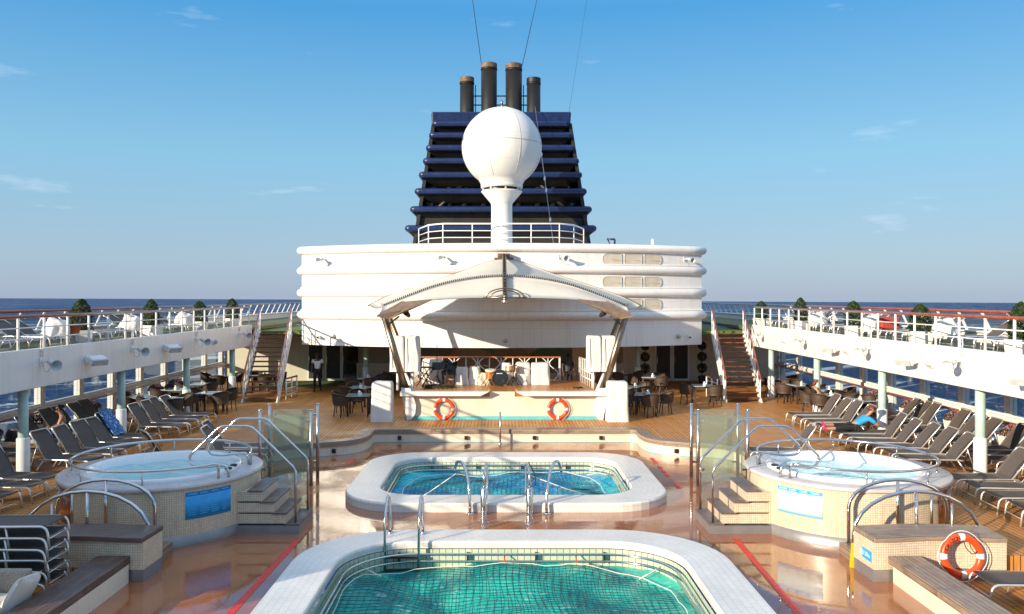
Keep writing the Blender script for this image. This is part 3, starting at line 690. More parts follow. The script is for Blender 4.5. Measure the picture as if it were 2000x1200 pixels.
for xa, xb, y in ((844, 1113, 243.5), (838, 1118, 266), (832, 1124, 290.5), (826, 1131, 316), (818, 1137, 343), (810, 1146, 375), (801, 1156, 410), (791, 1165, 447)):
    z = zy(y); a, b = (xa-980)*42/1600, (xb-980)*42/1600; r = 0.165
    lv = MB().tube(fillet([(a+r, 48.4, z), (a+r, 41.8, z), (b-r, 41.8, z), (b-r, 48.4, z)], 0.12, 4), r, 10)
    lv = lv.build('louvre_rail', M['blue'], fn)
    u = MB().hexa([(a+0.5, 42.35, z-0.52), (b-0.5, 42.35, z-0.52), (b-0.5, 42.5, z-0.52), (a+0.5, 42.5, z-0.52), (a+0.12, 41.8, z-0.10), (b-0.12, 41.8, z-0.10), (b-0.12, 42.0, z-0.06), (a+0.12, 42.0, z-0.06)])
    for e, d in ((a, 1), (b, -1)):
        u.hexa([(e+d*0.52, 42.35, z-0.52), (e+d*0.62, 42.5, z-0.52), (e+d*0.62, 48.2, z-0.52), (e+d*0.52, 48.2, z-0.52), (e+d*0.12, 41.85, z-0.1), (e+d*0.3, 41.9, z-0.05), (e+d*0.3, 48.3, z-0.05), (e+d*0.12, 48.3, z-0.1)])
    u.build('vane', M['funnel'], lv)
for x, r, zt, col in ((-1.91, 0.385, 16.33, 1), (-0.70, 0.435, 17.1, 1), (0.66, 0.45, 17.06, 1), (1.75, 0.375, 16.3, 0)):
    c = MB().lathe([(r, 13.6), (r, zt-0.30), (r*0.97, zt-0.30), (r*0.97, zt), (r*0.86, zt), (r*0.86, zt-0.8), (0.0001, zt-0.85)], (x, 45, 0), 24).build('exhaust_pipe', M['soot'], fn)
    MB().lathe([(r+0.012, zt-0.26), (r+0.012, zt-0.02)], (x, 45, 0), 24).build('collar', M['rustcap'] if col else M['soot'], c)
    MB().lathe([(r+0.02, zt-0.36), (r+0.035, zt-0.33), (r+0.02, zt-0.30)], (x, 45, 0), 24).build('band', M['soot'], c)
for z in (14.3, 14.9, 15.4): MB().tube([(-2.1, 45.3, z), (2.0, 45.3, z)], 0.035, 6).build('tie_rail', M['soot'], fn)
for x in (-1.45, -1.1, 1.2, 1.5): MB().tube([(x, 45.3, 13.6), (x, 45.3, 16.0)], 0.03, 6).build('tie_post', M['soot'], fn)
for a, b, l in (((-1.12, 45, 17.1), (-1.95, 44, 23), 'thin aerial wire rising from the second exhaust pipe to the left'), ((1.12, 45, 17.0), (2.5, 44, 23), 'thin aerial wire rising from the third exhaust pipe to the right'), ((3.45, 42.2, 13.72), (5.0, 44, 23), 'faint aerial wire rising from the right top corner of the funnel')):
    tag(MB().tube([a, b], 0.017 if a[2] > 15 else 0.006, 5).build('aerial_wire', M['soot']), l, 'wire', 'aerial wires')
w = thing('stay_cable', 'stay cable with white insulators slanting across the funnel from its top to the roof', 'cable', (2.4, 39, 6.5))
A, B = Vector((1.68, 41.4, 13.9)), Vector((2.45, 38.2, 6.46))
MB().tube([A, B], 0.018, 5).build('cable', M['brushed'], w)
for t in (0.35, 0.52, 0.6, 0.8): p = A.lerp(B, t); MB().ball(p, (0.05, 0.05, 0.12), 8, 6).build('insulator', M['white_rail'], w)
tag(MB().tube(fillet([(5.1, 37, 6.46), (5.1, 37, 6.90), (4.75, 37, 6.90)], 0.05), 0.045, 8).tube([(4.95, 37, 6.5), (4.8, 37, 6.88)], 0.03, 6).build('davit_arm', M['blue']), 'small dark blue bent bracket on the deckhouse roof', 'davit')
tag(MB().lathe([(0.10, 6.46), (0.10, 6.62), (0.07, 6.64), (0.07, 6.9), (0.0001, 6.93)], (6.85, 37.2, 0), 14).build('vent_pipe', M['white_rail']), 'small white capped vent pipe on the right of the deckhouse roof', 'vent pipe')

# ================================================================ stairs
for s in (-1, 1):
    xb, xt, y0, y1 = s*9.85, s*10.3, 33.45, 37.35
    st = thing('staircase', 'open staircase with red-brown treads and white stringers rising to the %s sun deck' % SIDE[s], 'staircase', (xb, y0, 0), group='staircases')
    n = 14; W = 0.68
    def ctr(t): return xb+(xt-xb)*t, y0+(y1-y0)*t, ST*t
    for k in range(1, n+1):
        x, y, z = ctr((k-0.5)/n); z = ST*k/(n+0.4)
        MB().box(x-W, x+W, y-0.15, y+0.15, z-0.05, z).build('tread', M['stepwood'], st, bev=0.01)
    for d in (-1, 1):
        xa, xc = xb+d*(W+0.03), xt+d*(W+0.03)
        MB().hexa([(xa-0.025, y0-0.22, 0.0), (xa+0.025, y0-0.22, 0.0), (xa+0.025, y0+0.12, 0.0), (xa-0.025, y0+0.12, 0.0), (xc-0.025, y1-0.12, ST), (xc+0.025, y1-0.12, ST), (xc+0.025, y1+0.2, ST), (xc-0.025, y1+0.2, ST)]).build('stringer', M['white_rail'], st)
        MB().tube(fillet([(xa, y0-0.15, 0.92), (xa, y0-0.05, 0.95), (xc, y1, ST+1.05)], 0.1), 0.04, 8).build('handrail', M['railwood'], st)
        for q in (0.3, 0.55): MB().tube([(xa, y0, q), (xc, y1, ST+q)], 0.018, 6).build('bar', M['white_rail'], st)
        for k in range(8):
            t = k/7; x, y, z = xa+(xc-xa)*t, y0+(y1-y0)*t, ST*t
            MB().tube([(x, y, z), (x, y, z+0.98)], 0.026, 6).build('baluster', M['white_rail'], st)
for x, a in ((-9.0, -1), (9.0, 1)):
    fr = thing('low_rail', 'low white barrier with brown top beside the foot of the %s staircase' % SIDE[a], 'railing', (x-a*0.3, 34.6, 0), group='stair foot barriers')
    xs = [x-a*0.15, x-a*0.08, x]
    MB().tube([(xs[0], 35.4, 0.88), (xs[2], 34.2, 0.88)], 0.04, 8).build('top_rail', M['railwood'], fr)
    for z in (0.2, 0.45, 0.68): MB().tube([(xs[0], 35.4, z), (xs[2], 34.2, z)], 0.02, 6).build('bar', M['white_rail'], fr)
    for x_, y_ in zip(xs, (35.4, 34.8, 34.2)): MB().tube([(x_, y_, 0), (x_, y_, 0.87)], 0.03, 6).build('post', M['white_rail'], fr)
# ================================================================ pools
def ring_pts(x0, x1, y0, y1, r, n=10): return rrect(x0, x1, y0, y1, r, n)
def wave(x, y, k): return 0.042*math.sin(1.9*x+0.8*y+k)+0.034*math.sin(0.9*x-2.3*y+1.7*k)+0.018*math.sin(4.3*x+3.1*y)+0.014*math.sin(-5.2*x+6.1*y+k)
def pool(x0, x1, y0, y1, ro, w, ri, mat, lab, zw, k):
    T = -0.20
    p = thing('swimming_pool', lab, 'swimming pool', ((x0+x1)/2, (y0+y1)/2, WET))
    O = ring_pts(x0, x1, y0, y1, ro); I = ring_pts(x0+w, x1-w, y0+w, y1-w, ri)
    O2 = ring_pts(x0+0.03, x1-0.03, y0+0.03, y1-0.03, ro-0.03)
    n = len(O); L = [0.0]
    for i in range(n): L.append(L[-1]+math.dist(O[i], O[(i+1) % n]))
    m = MB(); base = 0
    rows = [[(x, y, WET) for x, y in O], [(x, y, T-0.035) for x, y in O], [(x, y, T) for x, y in O2], [(x, y, T) for x, y in I], [(x, y, T-0.03) for x, y in ring_pts(x0+w+0.02, x1-w-0.02, y0+w+0.02, y1-w-0.02, ri-0.02)], [(x, y, T-0.13) for x, y in ring_pts(x0+w+0.02, x1-w-0.02, y0+w+0.02, y1-w-0.02, ri-0.02)]]
    V = [0, 0.165, 0.215, 0.215+w, 0.25+w, 0.35+w]
    for r in rows: m.v += r
    for a in range(len(rows)-1):
        for i in range(n):
            j = (i+1) % n
            m.face((a*n+i, a*n+j, (a+1)*n+j, (a+1)*n+i), False, [(L[i], V[a]), (L[i+1], V[a]), (L[i+1], V[a+1]), (L[i], V[a+1])])
    m.build('coping', M['coping'], p)
    m = MB(); e = w+0.05
    J = ring_pts(x0+e, x1-e, y0+e, y1-e, ri-0.05); LL = [0.0]
    for i in range(n): LL.append(LL[-1]+math.dist(J[i], J[(i+1) % n]))
    zs = [T-0.13, T-1.3]
    for z in zs: m.v += [(x, y, z) for x, y in J]
    for i in range(n):
        j = (i+1) % n; m.face((i, j, n+j, n+i), False, [(LL[i], 0), (LL[i+1], 0), (LL[i+1], 1.17), (LL[i], 1.17)])
    m.build('tiled_wall', M['pooltile'], p)
    for z in (T-0.20, T-0.33):
        q = e+0.10; MB().tube([(x, y, z) for x, y in ring_pts(x0+q, x1-q, y0+q, y1-q, ri-0.15)], 0.022, 6, True).build('grab_rail', M['steel'], p)
    for xx in np.arange(x0+e+0.9, x1-e-0.8, 1.25):
        MB().box(xx-0.012, xx+0.012, y1-e-0.11, y1-e-0.02, T-0.36, T-0.18).build('rail_bracket', M['black'], p)
    # water: concentric rounded rectangles with real waves
    rows = []; K = 34
    cx, cy = (x0+x1)/2, (y0+y1)/2
    W0 = ring_pts(x0+e-0.01, x1-e+0.01, y0+e-0.01, y1-e+0.01, ri-0.04, 16)
    def dens(P, q):
        out = []
        for i in range(len(P)):
            a, b_ = P[i], P[(i+1) % len(P)]; c = max(1, int(math.dist(a, b_)/q))
            out += [(a[0]+(b_[0]-a[0])*t/c, a[1]+(b_[1]-a[1])*t/c) for t in range(c)]
        return out
    W0 = dens(W0, 0.12)
    for t in range(K+1):
        s = 1-t/K*0.995; rows.append([(cx+(x-cx)*s, cy+(y-cy)*s, zw+1.0*wave(cx+(x-cx)*s, cy+(y-cy)*s, k)) for x, y in W0])
    MB().grid(rows, True, True).build('water', mat, p)
    return p
pool(-3.66, 3.86, 17.85, 23.75, 1.45, 0.76, 0.95, M['water_blue'], 'smaller far pool of bright blue water inside a thick white tiled rim', -0.60, 0.4)
pool(-3.60, 3.93, 4.5, 15.87, 1.9, 0.77, 1.3, M['water_green'], 'larger near pool of emerald green water cut off by the bottom of the picture', -0.63, 2.0)
def pool_net(x0, x1, y0, y1, z, k, lab, ties):
    p = thing('pool_net', lab, 'net', ((x0+x1)/2, (y0+y1)/2, z), group='pool nets')
    def ins(x, y, r=1.3):
        qx = max(x0+r-x, x-(x1-r), 0); qy = max(y0+r-y, y-(y1-r), 0); return math.hypot(qx, qy) <= r
    def h(x, y): return z+0.9*wave(x, y, k)+0.014+0.02*math.sin(3*x+2*y)+0.035*max(0, y-(y1-1.2))*abs(math.sin(2.42*(x-0.05)+PI/2))
    def wob(x, y): return x+0.02*math.sin(2.1*y+x), y+0.02*math.sin(1.7*x+y)
    m = MB(); sp = 0.115
    for ax in (0, 1):
        a0, a1, b0, b1 = (x0, x1, y0, y1) if ax == 0 else (y0, y1, x0, x1)
        for a in np.arange(a0+0.05, a1, sp):
            run = []
            for b in np.arange(b0, b1+0.01, 0.15):
                x, y = (a, b) if ax == 0 else (b, a)
                if ins(x, y):
                    u, v = wob(x, y); run.append((u, v, h(u, v)))
            if len(run) > 1: m.tube(run, 0.0042, 4, cap=False)
    m.build('mesh', M['net'], p)
    E = rrect(x0, x1, y0, y1, 1.3, 8); D = []
    for i in range(len(E)):
        a, b = E[i], E[(i+1) % len(E)]; c = max(1, int(math.dist(a, b)/0.25)); D += [(a[0]+(b[0]-a[0])*t/c, a[1]+(b[1]-a[1])*t/c) for t in range(c)]
    MB().tube([(x, y, h(x, y)+0.01+0.012*math.sin(9*x+7*y)) for x, y in D], 0.007, 6, True).build('edge_rope', M['rope'], p)
    for (a, b, za), (c, d, zb), mt in ties:
        MB().tube([(a, b, h(a, b)+0.01 if za is None else za), ((a+c)/2, (b+d)/2, (h(a, b)+(zb if zb is not None else z))/2-0.03), (c, d, zb)], 0.012, 5).build('tie_rope', M[mt], p)
    return p
pool_net(-2.45, 2.55, 18.95, 22.35, -0.57, 0.4, 'dark net with white edge rope spread over the far blue pool', [((-2.3, 19.2, None), (-1.05, 18.75, 0.25), 'rope'), ((-2.2, 22.1, None), (-2.75, 22.4, -0.4), 'rope'), ((2.3, 22.1, None), (2.85, 22.3, -0.4), 'rope'), ((0.1, 22.35, None), (0.1, 22.85, -0.42), 'orange'), ((2.35, 19.3, None), (0.65, 18.8, 0.2), 'rope')])
pool_net(-2.6, 2.85, 6, 14.72, -0.60, 2.0, 'dark net with white edge rope spread over the near green pool', [((-2.1, 14.3, None), (-2.72, 14.75, -0.4), 'rope'), ((2.4, 14.3, None), (3.0, 14.7, -0.4), 'rope'), ((0.05, 14.72, None), (0.05, 14.95, -0.42), 'orange'), ((1.35, 14.72, None), (1.35, 14.95, -0.42), 'orange'), ((-2.58, 11.9, None), (-2.74, 11.9, -0.42), 'redline')])
# ladder hand rails on the near pool
lad = thing('pool_ladder', 'pair of tall looped steel hand rails with black steps entering the near pool', 'pool ladder', (-1.85, 15.3, -0.2))
for x in (-2.12, -1.5):
    MB().tube(fillet([(x, 15.6, -0.2), (x, 15.6, 0.30), (x, 15.3, 0.66), (x-0.01, 14.93, 0.30), (x-0.01, 14.88, -1.0)], 0.28, 7), 0.026, 10).build('hand_rail', M['steel'], lad)
    MB().lathe([(0.06, -0.2), (0.06, -0.17), (0.03, -0.165)], (x, 15.6, 0), 14).build('flange', M['steel'], lad)
for z in (-0.42, -0.68): MB().box(-2.12, -1.52, 14.82, 14.94, z-0.02, z+0.02).build('step', M['black'], lad)
# far pool: two curved grab rails and two shower posts with bent rails
for k, (x0, d) in enumerate(((-0.69, -1), (0.97, 1))):
    gr = thing('grab_rail', 'curved hook shaped steel grab rail at the %s of the far pool front rim' % ('left' if d < 0 else 'right'), 'grab rail', (x0, 17.78, WET), group='curved grab rails')
    pts = [(x0, 17.76, WET), (x0-d*0.03, 17.78, 0.05), (x0-d*0.06+d*0.0, 17.85, 0.3)]
    xs = x0
    pts = [(xs, 17.74, WET), (xs, 17.76, -0.1), (xs+d*0.03, 17.85, 0.2), (xs+d*0.10, 18.05, 0.48), (xs+d*0.2, 18.35, 0.60), (xs+d*0.32, 18.65, 0.56), (xs+d*0.38, 18.8, 0.38), (xs+d*0.40, 18.84, 0.28)]
    MB().tube(fillet(pts, 0.16, 4), 0.033, 10).build('bar', M['steel'], gr)
    MB().lathe([(0.085, WET), (0.085, WET+0.025), (0.04, WET+0.03)], (xs, 17.74, 0), 16).build('flange', M['steel'], gr)
    xp = -0.385 if d < 0 else 0.60
    sp = thing('shower_post', 'fat steel post with bent pipe on top, %s one at the far pool' % ('left' if d < 0 else 'right'), 'post', (xp, 17.70, WET), group='steel pool posts')
    MB().lathe([(0.075, WET), (0.075, 0.15), (0.06, 0.17), (0.0001, 0.17)], (xp, 17.70, 0), 20).build('sleeve', M['steel'], sp)
    MB().tube(fillet([(xp, 17.70, 0.15), (xp, 17.74, 0.50), (xp-d*0.05, 18.0, 0.62), (xp-d*0.06, 18.5, 0.55), (xp-d*0.06, 18.62, 0.1), (xp-d*0.06, 18.62, -0.9)], 0.15, 5), 0.026, 10).build('bent_pipe', M['steel'], sp)
    if d > 0: MB().tube(fillet([(xp, 18.3, 0.60), (xp+0.15, 18.4, 0.3), (xp+0.17, 18.5, 0.05), (xp+0.05, 18.55, 0.0)], 0.1), 0.013, 6).build('hose', M['black'], sp)

# ================================================================ hot tubs
for s in (-1, 1):
    nm = SIDE[s]; cx, cy, Rr, T = (-7.03 if s < 0 else 7.13), 17.04, 1.94, 0.75
    tb = thing('hot_tub', 'round raised mosaic hot tub on the %s, %s' % (nm, 'its side in shade' if s < 0 else 'its side in full sun'), 'hot tub', (cx, cy, WET), group='hot tubs')
    c = (cx, cy, 0)
    MB().lathe([(Rr, WET+0.2), (Rr, T-0.07)], c, 72).build('tiled_side', M['mosaic'], tb)
    MB().lathe([(Rr+0.015, WET), (Rr+0.015, WET+0.2), (Rr, WET+0.205)], c, 72).build('plinth', M['plinth'], tb)
    MB().lathe([(Rr-0.02, T-0.07), (Rr+0.045, T-0.07), (Rr+0.05, T-0.05), (Rr+0.045, T-0.01), (Rr+0.03, T), (1.5, T)], c, 72).build('stone_rim', M['stone'], tb)
    MB().lathe([(1.56, T), (1.56, T+0.04), (1.53, T+0.07), (1.47, T+0.075), (1.42, T+0.05), (1.38, T-0.10), (1.32, T-0.25), (1.0, T-0.5)], c, 64).build('acrylic_shell', M['acrylic'], tb)
    rows = [[(cx+1.385*q/22*math.cos(2*PI*k/72), cy+1.385*q/22*math.sin(2*PI*k/72), T-0.11+0.35*wave(2.5*1.385*q/22*math.cos(2*PI*k/72), 2.5*1.385*q/22*math.sin(2*PI*k/72), 1+s)) for k in range(72)] for q in range(22, -1, -1)]
    MB().grid(rows, True, True).build('water', M['water_tub'], tb)
    for a in (-1, 1): MB().lathe([(0.055+0.02*math.cos(2*PI*k/8), 0.02*math.sin(2*PI*k/8)) for k in range(9)], (cx-s*1.50, cy-0.30+0.16*a, T+0.08), 14).build('jet_ring', M['black'], tb)
    # varnished access hatch on the outboard front
    a0 = -PI/2+s*R(34); a1 = -PI/2+s*R(60)
    lo, hi = min(a0, a1), max(a0, a1)
    hp = MB().lathe([(Rr+0.002, 0.02), (Rr+0.018, 0.02), (Rr+0.018, T-0.13), (Rr+0.002, T-0.13)], c, 10, lo, hi).build('access_hatch', M['hatchwood'], tb)
    MB().lathe([(Rr+0.024, 0.42), (Rr+0.024, 0.52)], c, 4, lo+R(5), lo+R(11)).build('plate', M['reflect'], hp)
    # sign
    a0, a1 = (R(-56.5), R(-29.0)) if s < 0 else (R(-151), R(-124))
    sg = thing('pool_sign', 'bright blue notice panel with dark heading on the shaded hot tub' if s < 0 else 'pale blue notice panel with blue heading on the sunlit hot tub', 'sign', (cx+Rr*math.cos((a0+a1)/2), cy+Rr*math.sin((a0+a1)/2), 0.36), group='hot tub notices')
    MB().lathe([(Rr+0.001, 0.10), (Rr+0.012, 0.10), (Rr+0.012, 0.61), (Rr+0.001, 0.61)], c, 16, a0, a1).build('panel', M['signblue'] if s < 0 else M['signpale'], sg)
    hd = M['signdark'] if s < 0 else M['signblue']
    MB().lathe([(Rr+0.0145, 0.535), (Rr+0.0145, 0.605)], c, 16, a0+0.003, a1-0.003).build('heading_band', hd, sg)
    MB().lathe([(Rr+0.0145, 0.115), (Rr+0.0145, 0.135)], c, 16, a0+0.003, a1-0.003).build('foot_band', hd, sg)
    rnd = random.Random(3+s); m = MB()
    for q in range(4):
        b0 = a0+(a1-a0)*(0.05+q*0.24)
        m.lathe([(Rr+0.0165, 0.56), (Rr+0.0165, 0.583)], c, 3, b0, b0+(a1-a0)*(0.16 if q else 0.19))
        for r_ in range(9):
            z = 0.50-r_*0.04; m.lathe([(Rr+0.0155, z-0.006), (Rr+0.0155, z+0.006)], c, 3, b0, b0+(a1-a0)*rnd.uniform(0.10, 0.20))
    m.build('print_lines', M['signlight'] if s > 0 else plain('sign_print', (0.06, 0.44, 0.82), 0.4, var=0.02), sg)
    # circular rail with its gap at the steps, running on into the stair hand rails
    rl = thing('tub_rail', 'polished steel rail circling the %s hot tub and climbing over its steps' % nm, 'railing', (cx, cy, T), group='hot tub rails')
    rr_, Z = 1.74, T+0.28
    ang = lambda d: (R(d) if s < 0 else PI-R(d))
    arc = [(cx+rr_*math.cos(ang(d)), cy+rr_*math.sin(ang(d)), Z) for d in range(12, 327, 5)]
    P1 = arc[-1]; P0 = arc[0]
    MB().tube(fillet([(P0[0]+s*-0.02, P0[1]-0.08, T), (P0[0]-s*0.02, P0[1]-0.08, Z), arc[0]], 0.08)+arc[1:-1]+fillet([arc[-1], (P1[0]-s*0.12, P1[1]+0.05, Z), (P1[0]-s*0.12, P1[1]+0.05, T)], 0.07), 0.026, 10).build('ring', M['steel'], rl)
    for d in (60, 105, 150, 195, 235, 280):
        x, y = cx+rr_*math.cos(ang(d)), cy+rr_*math.sin(ang(d))
        MB().tube([(x, y, T), (x, y, Z)], 0.016, 8).build('post', M['steel'], rl); MB().lathe([(0.045, T), (0.045, T+0.015), (0.02, T+0.02)], (x, y, 0), 12).build('flange', M['steel'], rl)
    f = -s
    for y, ye, e in ((16.33, 16.12, 0), (17.36, 17.40, 1)):
        xo = cx+f*2.92
        pts = [(xo, y, -0.2), (xo, y, 0.86), (cx+f*2.03, y, 1.72), (cx+f*1.42, y, 1.72), (cx+f*0.80, y, 1.12), (cx+f*0.84, y+0.0, 0.97), (cx+f*1.05, ye, 0.93), (cx+f*1.62, ye, 0.99), (cx+f*1.66, ye, T)]
        MB().tube(fillet(pts, 0.10, 4), 0.026, 10).build('stair_rail', M['steel'], rl)
    # steps
    sp = thing('tub_steps', 'four tiled steps with ribbed grey treads up to the %s hot tub' % nm, 'steps', (cx+f*2.5, 16.8, WET), group='hot tub steps')
    ya, yb = 16.25, 17.42
    for k in range(4):
        z = -0.20+0.22*k; xa, xb = cx+f*(3.0-0.24*k), cx+f*(2.72-0.24*k)
        lo, hi = min(xa, xb), max(xa, xb)
        MB().box(lo-0.012, hi+0.012, ya-0.02, yb, z-0.035, z).build('tread', M['tread'], sp, bev=0.006)
        e = cx+f*1.75
        if k: MB().box(min(xa-f*0.01, e), max(xa-f*0.01, e), ya+0.01, yb-0.01, z-0.22, z-0.036).build('tiled_riser', M['mosaic'], sp)
    xa = cx+f*3.01; e = cx+f*1.75
    MB().box(min(xa, e), max(xa, e), ya-0.015, yb+0.005, WET, -0.236).build('steel_base', M['plinth'], sp)
    # walkway step and arched rails
    w0 = -6.05 if s < 0 else 6.2
    ws = MB().box(min(w0, w0+s*0.4), max(w0, w0+s*0.4), 14.27, 15.05, WET, -0.2).build('deck_step', M['oldwood_y'])
    tag(ws, 'single timber step between the %s hot tub and the tiled wall in front of it' % nm, 'step', 'walkway steps')
    for k, (y, xs, xe, zt, ff) in enumerate(((15.0, 6.35, 8.15, 0.95, WET), (14.32, 6.15, 8.35, 0.90, WET))):
        ar = thing('arched_rail', 'arched steel hand rail %s' % ('nearest the %s hot tub with its end on the wet deck' % nm if k == 0 else 'rising behind the tiled wall in front of the %s hot tub' % nm), 'handrail', (s*(xs+xe)/2, y, 0), group='arched hand rails')
        pts = []
        if k == 0: pts += [(s*xs, y, WET), (s*xs, y, 0.35)]
        else: pts += [(s*xs, y, 0.0)]
        h0 = 0.45 if k == 0 else 0.15
        for q in range(0, 13):
            a = PI*q/12; pts.append((s*((xs+xe)/2-(xe-xs)/2*math.cos(a)), y, h0+(zt-h0)*math.sin(a)))
        pts.append((s*xe, y, 0))
        MB().tube(pts, 0.032, 10).build('arch', M['steel'], ar)
        xm = (xs+xe)/2+s*0.0
        MB().tube([(s*xm, y, 0), (s*xm, y, zt-0.02)], 0.03, 8).build('mid_post', M['steel'], ar)
        MB().tube([(s*(xm+0.62), y, 0), (s*(xm+0.62), y, zt-0.22)], 0.026, 8).build('mid_post', M['brushed'], ar)
    # tiled wall with timber top
    xi, xo = (5.91, 8.3) if s < 0 else (6.13, 8.32)
    path = [(s*(xi+(xo-xi)*t/12), 13.5+0.06*(1-math.cos(2*PI*t/12))) for t in range(13)]
    if s < 0: path = path[::-1]
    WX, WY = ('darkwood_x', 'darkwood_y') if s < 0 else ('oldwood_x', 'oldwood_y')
    bw = thing('tiled_wall', 'low curved mosaic wall with a %s timber top in front of the %s hot tub' % ('dark' if s < 0 else 'sun bleached', nm), 'low wall', (s*(xi+xo)/2, 13.8, WET), group='low tiled walls')
    MB().strip(path, 0, 0.70, WET+0.2, 0.25).build('tiled_body', M['mosaic'], bw)
    MB().strip(path, 0.006, 0.69, WET, WET+0.2).build('plinth', M['plinth'], bw)
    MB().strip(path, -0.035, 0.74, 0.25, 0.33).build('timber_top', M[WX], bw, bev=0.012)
    bn = thing('timber_bench', 'long %s plank bench running toward the viewer from the %s tiled wall' % ('dark wet' if s < 0 else 'sun bleached', nm), 'bench', (s*6.4, 9, WET), group='plank benches')
    xa, xb = (6.13, 6.68) if s < 0 else (6.37, 6.90)
    lo, hi = min(s*xa, s*xb), max(s*xa, s*xb)
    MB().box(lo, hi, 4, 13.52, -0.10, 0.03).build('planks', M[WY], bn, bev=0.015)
    MB().box(lo+0.06, hi, 4, 13.46, WET, -0.10).build('tiled_riser', M['stagetile'], bn)
# depth sign and yellow marker on the right hand wall
ds = thing('depth_sign', 'small blue depth plate reading 1.35m on the end of the right tiled wall', 'sign', (6.12, 13.85, 0.0))
MB().box(6.112, 6.127, 13.56, 14.08, -0.10, 0.07).build('plate', M['signblue'], ds)
text_mesh('lettering', '1.35m', 0.10, M['reflect'], frame_m((6.109, 13.72, -0.015), (0, -1, 0), (0, 0, 1)), ds, 0.002)
m = MB()
for k in range(3): m.box(6.108, 6.112, 13.86, 14.04, -0.06+0.035*k, -0.045+0.035*k)
m.build('print_lines', M['reflect'], ds)
tag(MB().hexa([(6.06, 14.22, WET), (6.12, 14.22, WET), (6.12, 14.28, WET), (6.06, 14.28, WET), (6.085, 14.23, 0.02), (6.12, 14.23, 0.02), (6.12, 14.26, 0.02), (6.085, 14.26, 0.02)]).build('marker_wedge', M['yellow']), 'thin yellow wedge standing at the corner of the right tiled wall', 'marker')
# ================================================================ glass shower screens
for s in (-1, 1):
    for k, (y, xa, xb) in enumerate(((20.4, 4.75, 6.02), (21.35, 4.80, 6.05))):
        if s > 0: xa, xb = xa+0.14, xb+0.10
        sc = thing('glass_screen', '%s of the two greenish glass screens between steel posts beside the %s hot tub' % ('nearer' if k == 0 else 'farther', SIDE[s]), 'glass screen', (s*(xa+xb)/2, y, WET), group='glass screens')
        zt = 1.49 if k == 0 else 1.51
        for x in (xa, xb):
            p = MB().tube([(s*x, y, WET), (s*x, y, zt)], 0.045, 12).build('post', M['brushed'], sc); MB().lathe([(0.0001, zt+0.012), (0.05, zt+0.008), (0.05, zt-0.01)], (s*x, y, 0), 12).build('cap', M['steel'], p)
        lo, hi = min(s*xa, s*xb)+0.09, max(s*xa, s*xb)-0.09
        MB().box(lo, hi, y-0.006, y+0.006, WET+0.1, zt-0.14).build('pane', M['screen'], sc)
        for x, d in ((lo, -1), (hi, 1)):
            for z in (WET+0.4, zt-0.28): MB().obox((x, y, z), (0.10, 0.05, 0.05)).build('clamp', M['steel'], sc)
# ================================================================ stage
SY, SZ = 28.7, 0.98
sg = thing('stage', 'raised stage with cream tiled front, white lips and orange timber floor', 'stage', (0.1, 30.5, 0))
MB().box(-3.42, 3.62, SY+0.03, 32.5, 0.80, SZ).build('stage_floor', M['stagewood'], sg)
MB().box(-3.34, 3.54, SY, 32.4, 0.12, 0.80).build('tiled_front', M['stagetile'], sg)
MB().box(-0.42, 0.46, SY+0.002, SY+0.03, 0.80, SZ-0.004).build('front_panel', M['stagetile'], sg)
MB().box(-3.40, 3.60, SY-0.02, 32.42, 0.0, 0.12).build('turquoise_base', M['tealtrim'], sg)
for a, b in ((-3.52, -0.44), (3.66, 0.48)):
    d = 0.3 if a < b else -0.3
    e = (a, b-d) if a < b else (b-d, a); f2 = (min(a, b), max(a, b))
    MB().hexa([(e[0], SY-0.34, 0.86), (e[1], SY-0.34, 0.86), (e[1], SY-0.005, 0.86), (e[0], SY-0.005, 0.86), (f2[0], SY-0.36, SZ+0.03), (f2[1], SY-0.36, SZ+0.03), (f2[1], SY-0.005, SZ+0.03), (f2[0], SY-0.005, SZ+0.03)]).build('lip', M['white'], sg)
for x0, x1 in ((-2.4, -0.45), (0.55, 3.1)):
    n = int((x1-x0)/0.16); m = MB()
    for k in range(n): m.box(x0+0.16*k, x0+0.16*k+0.09, 29.45, 29.52, SZ+0.001, SZ+0.006)
    m.build('edge_tape', M['yellow'], sg)
for x in (-0.45, 0.52): MB().box(x-0.04, x+0.04, 28.85, 29.5, SZ+0.002, SZ+0.008).build('edge_tape', M['yellow'], sg)
for s in (-1, 1):
    o = lambda x: 0.11+s*x
    poly = [(o(3.62), 1.12), (o(3.30), 1.10), (o(3.10), 0.55), (o(3.12), 0.25), (o(3.25), 0.02), (o(3.42), 0.0)]
    poly = poly if s < 0 else poly[::-1]
    MB().prism(poly, -SY+0.02, -SY+0.16, M=Matrix.Rotation(R(90), 4, 'X')).build('corner_fin', M['white'], sg)
rl = thing('stage_railing', 'white scrollwork railing with orange timber top at the back of the stage', 'railing', (-0.45, 32.2, SZ))
ra, rb = -3.25, 2.28
MB().box(ra-0.03, rb+0.03, 32.15, 32.25, 1.90, 1.95).build('top_rail', plain('orange_rail_wood', (0.50, 0.13, 0.03), 0.3), rl)
MB().box(ra, rb, 32.18, 32.22, 1.01, 1.04).build('bottom_rail', M['white_rail'], rl)
n = 12
for k in range(n+1):
    x = ra+(rb-ra)*k/n; MB().tube([(x, 32.2, SZ), (x, 32.2, 1.9)], 0.022 if 0 < k < n else 0.045, 6).build('post', M['white_rail'], rl)
    if k < n:
        w = (rb-ra)/n; c = x+w/2; pts = []
        for q in range(25):
            t = q/24; pts.append((c+(w*0.38)*math.sin(2*PI*t)*(1 if k % 2 else -1), 32.2, 1.04+0.86*t))
        MB().tube(pts, 0.020, 6).build('scroll', M['white_rail'], rl)
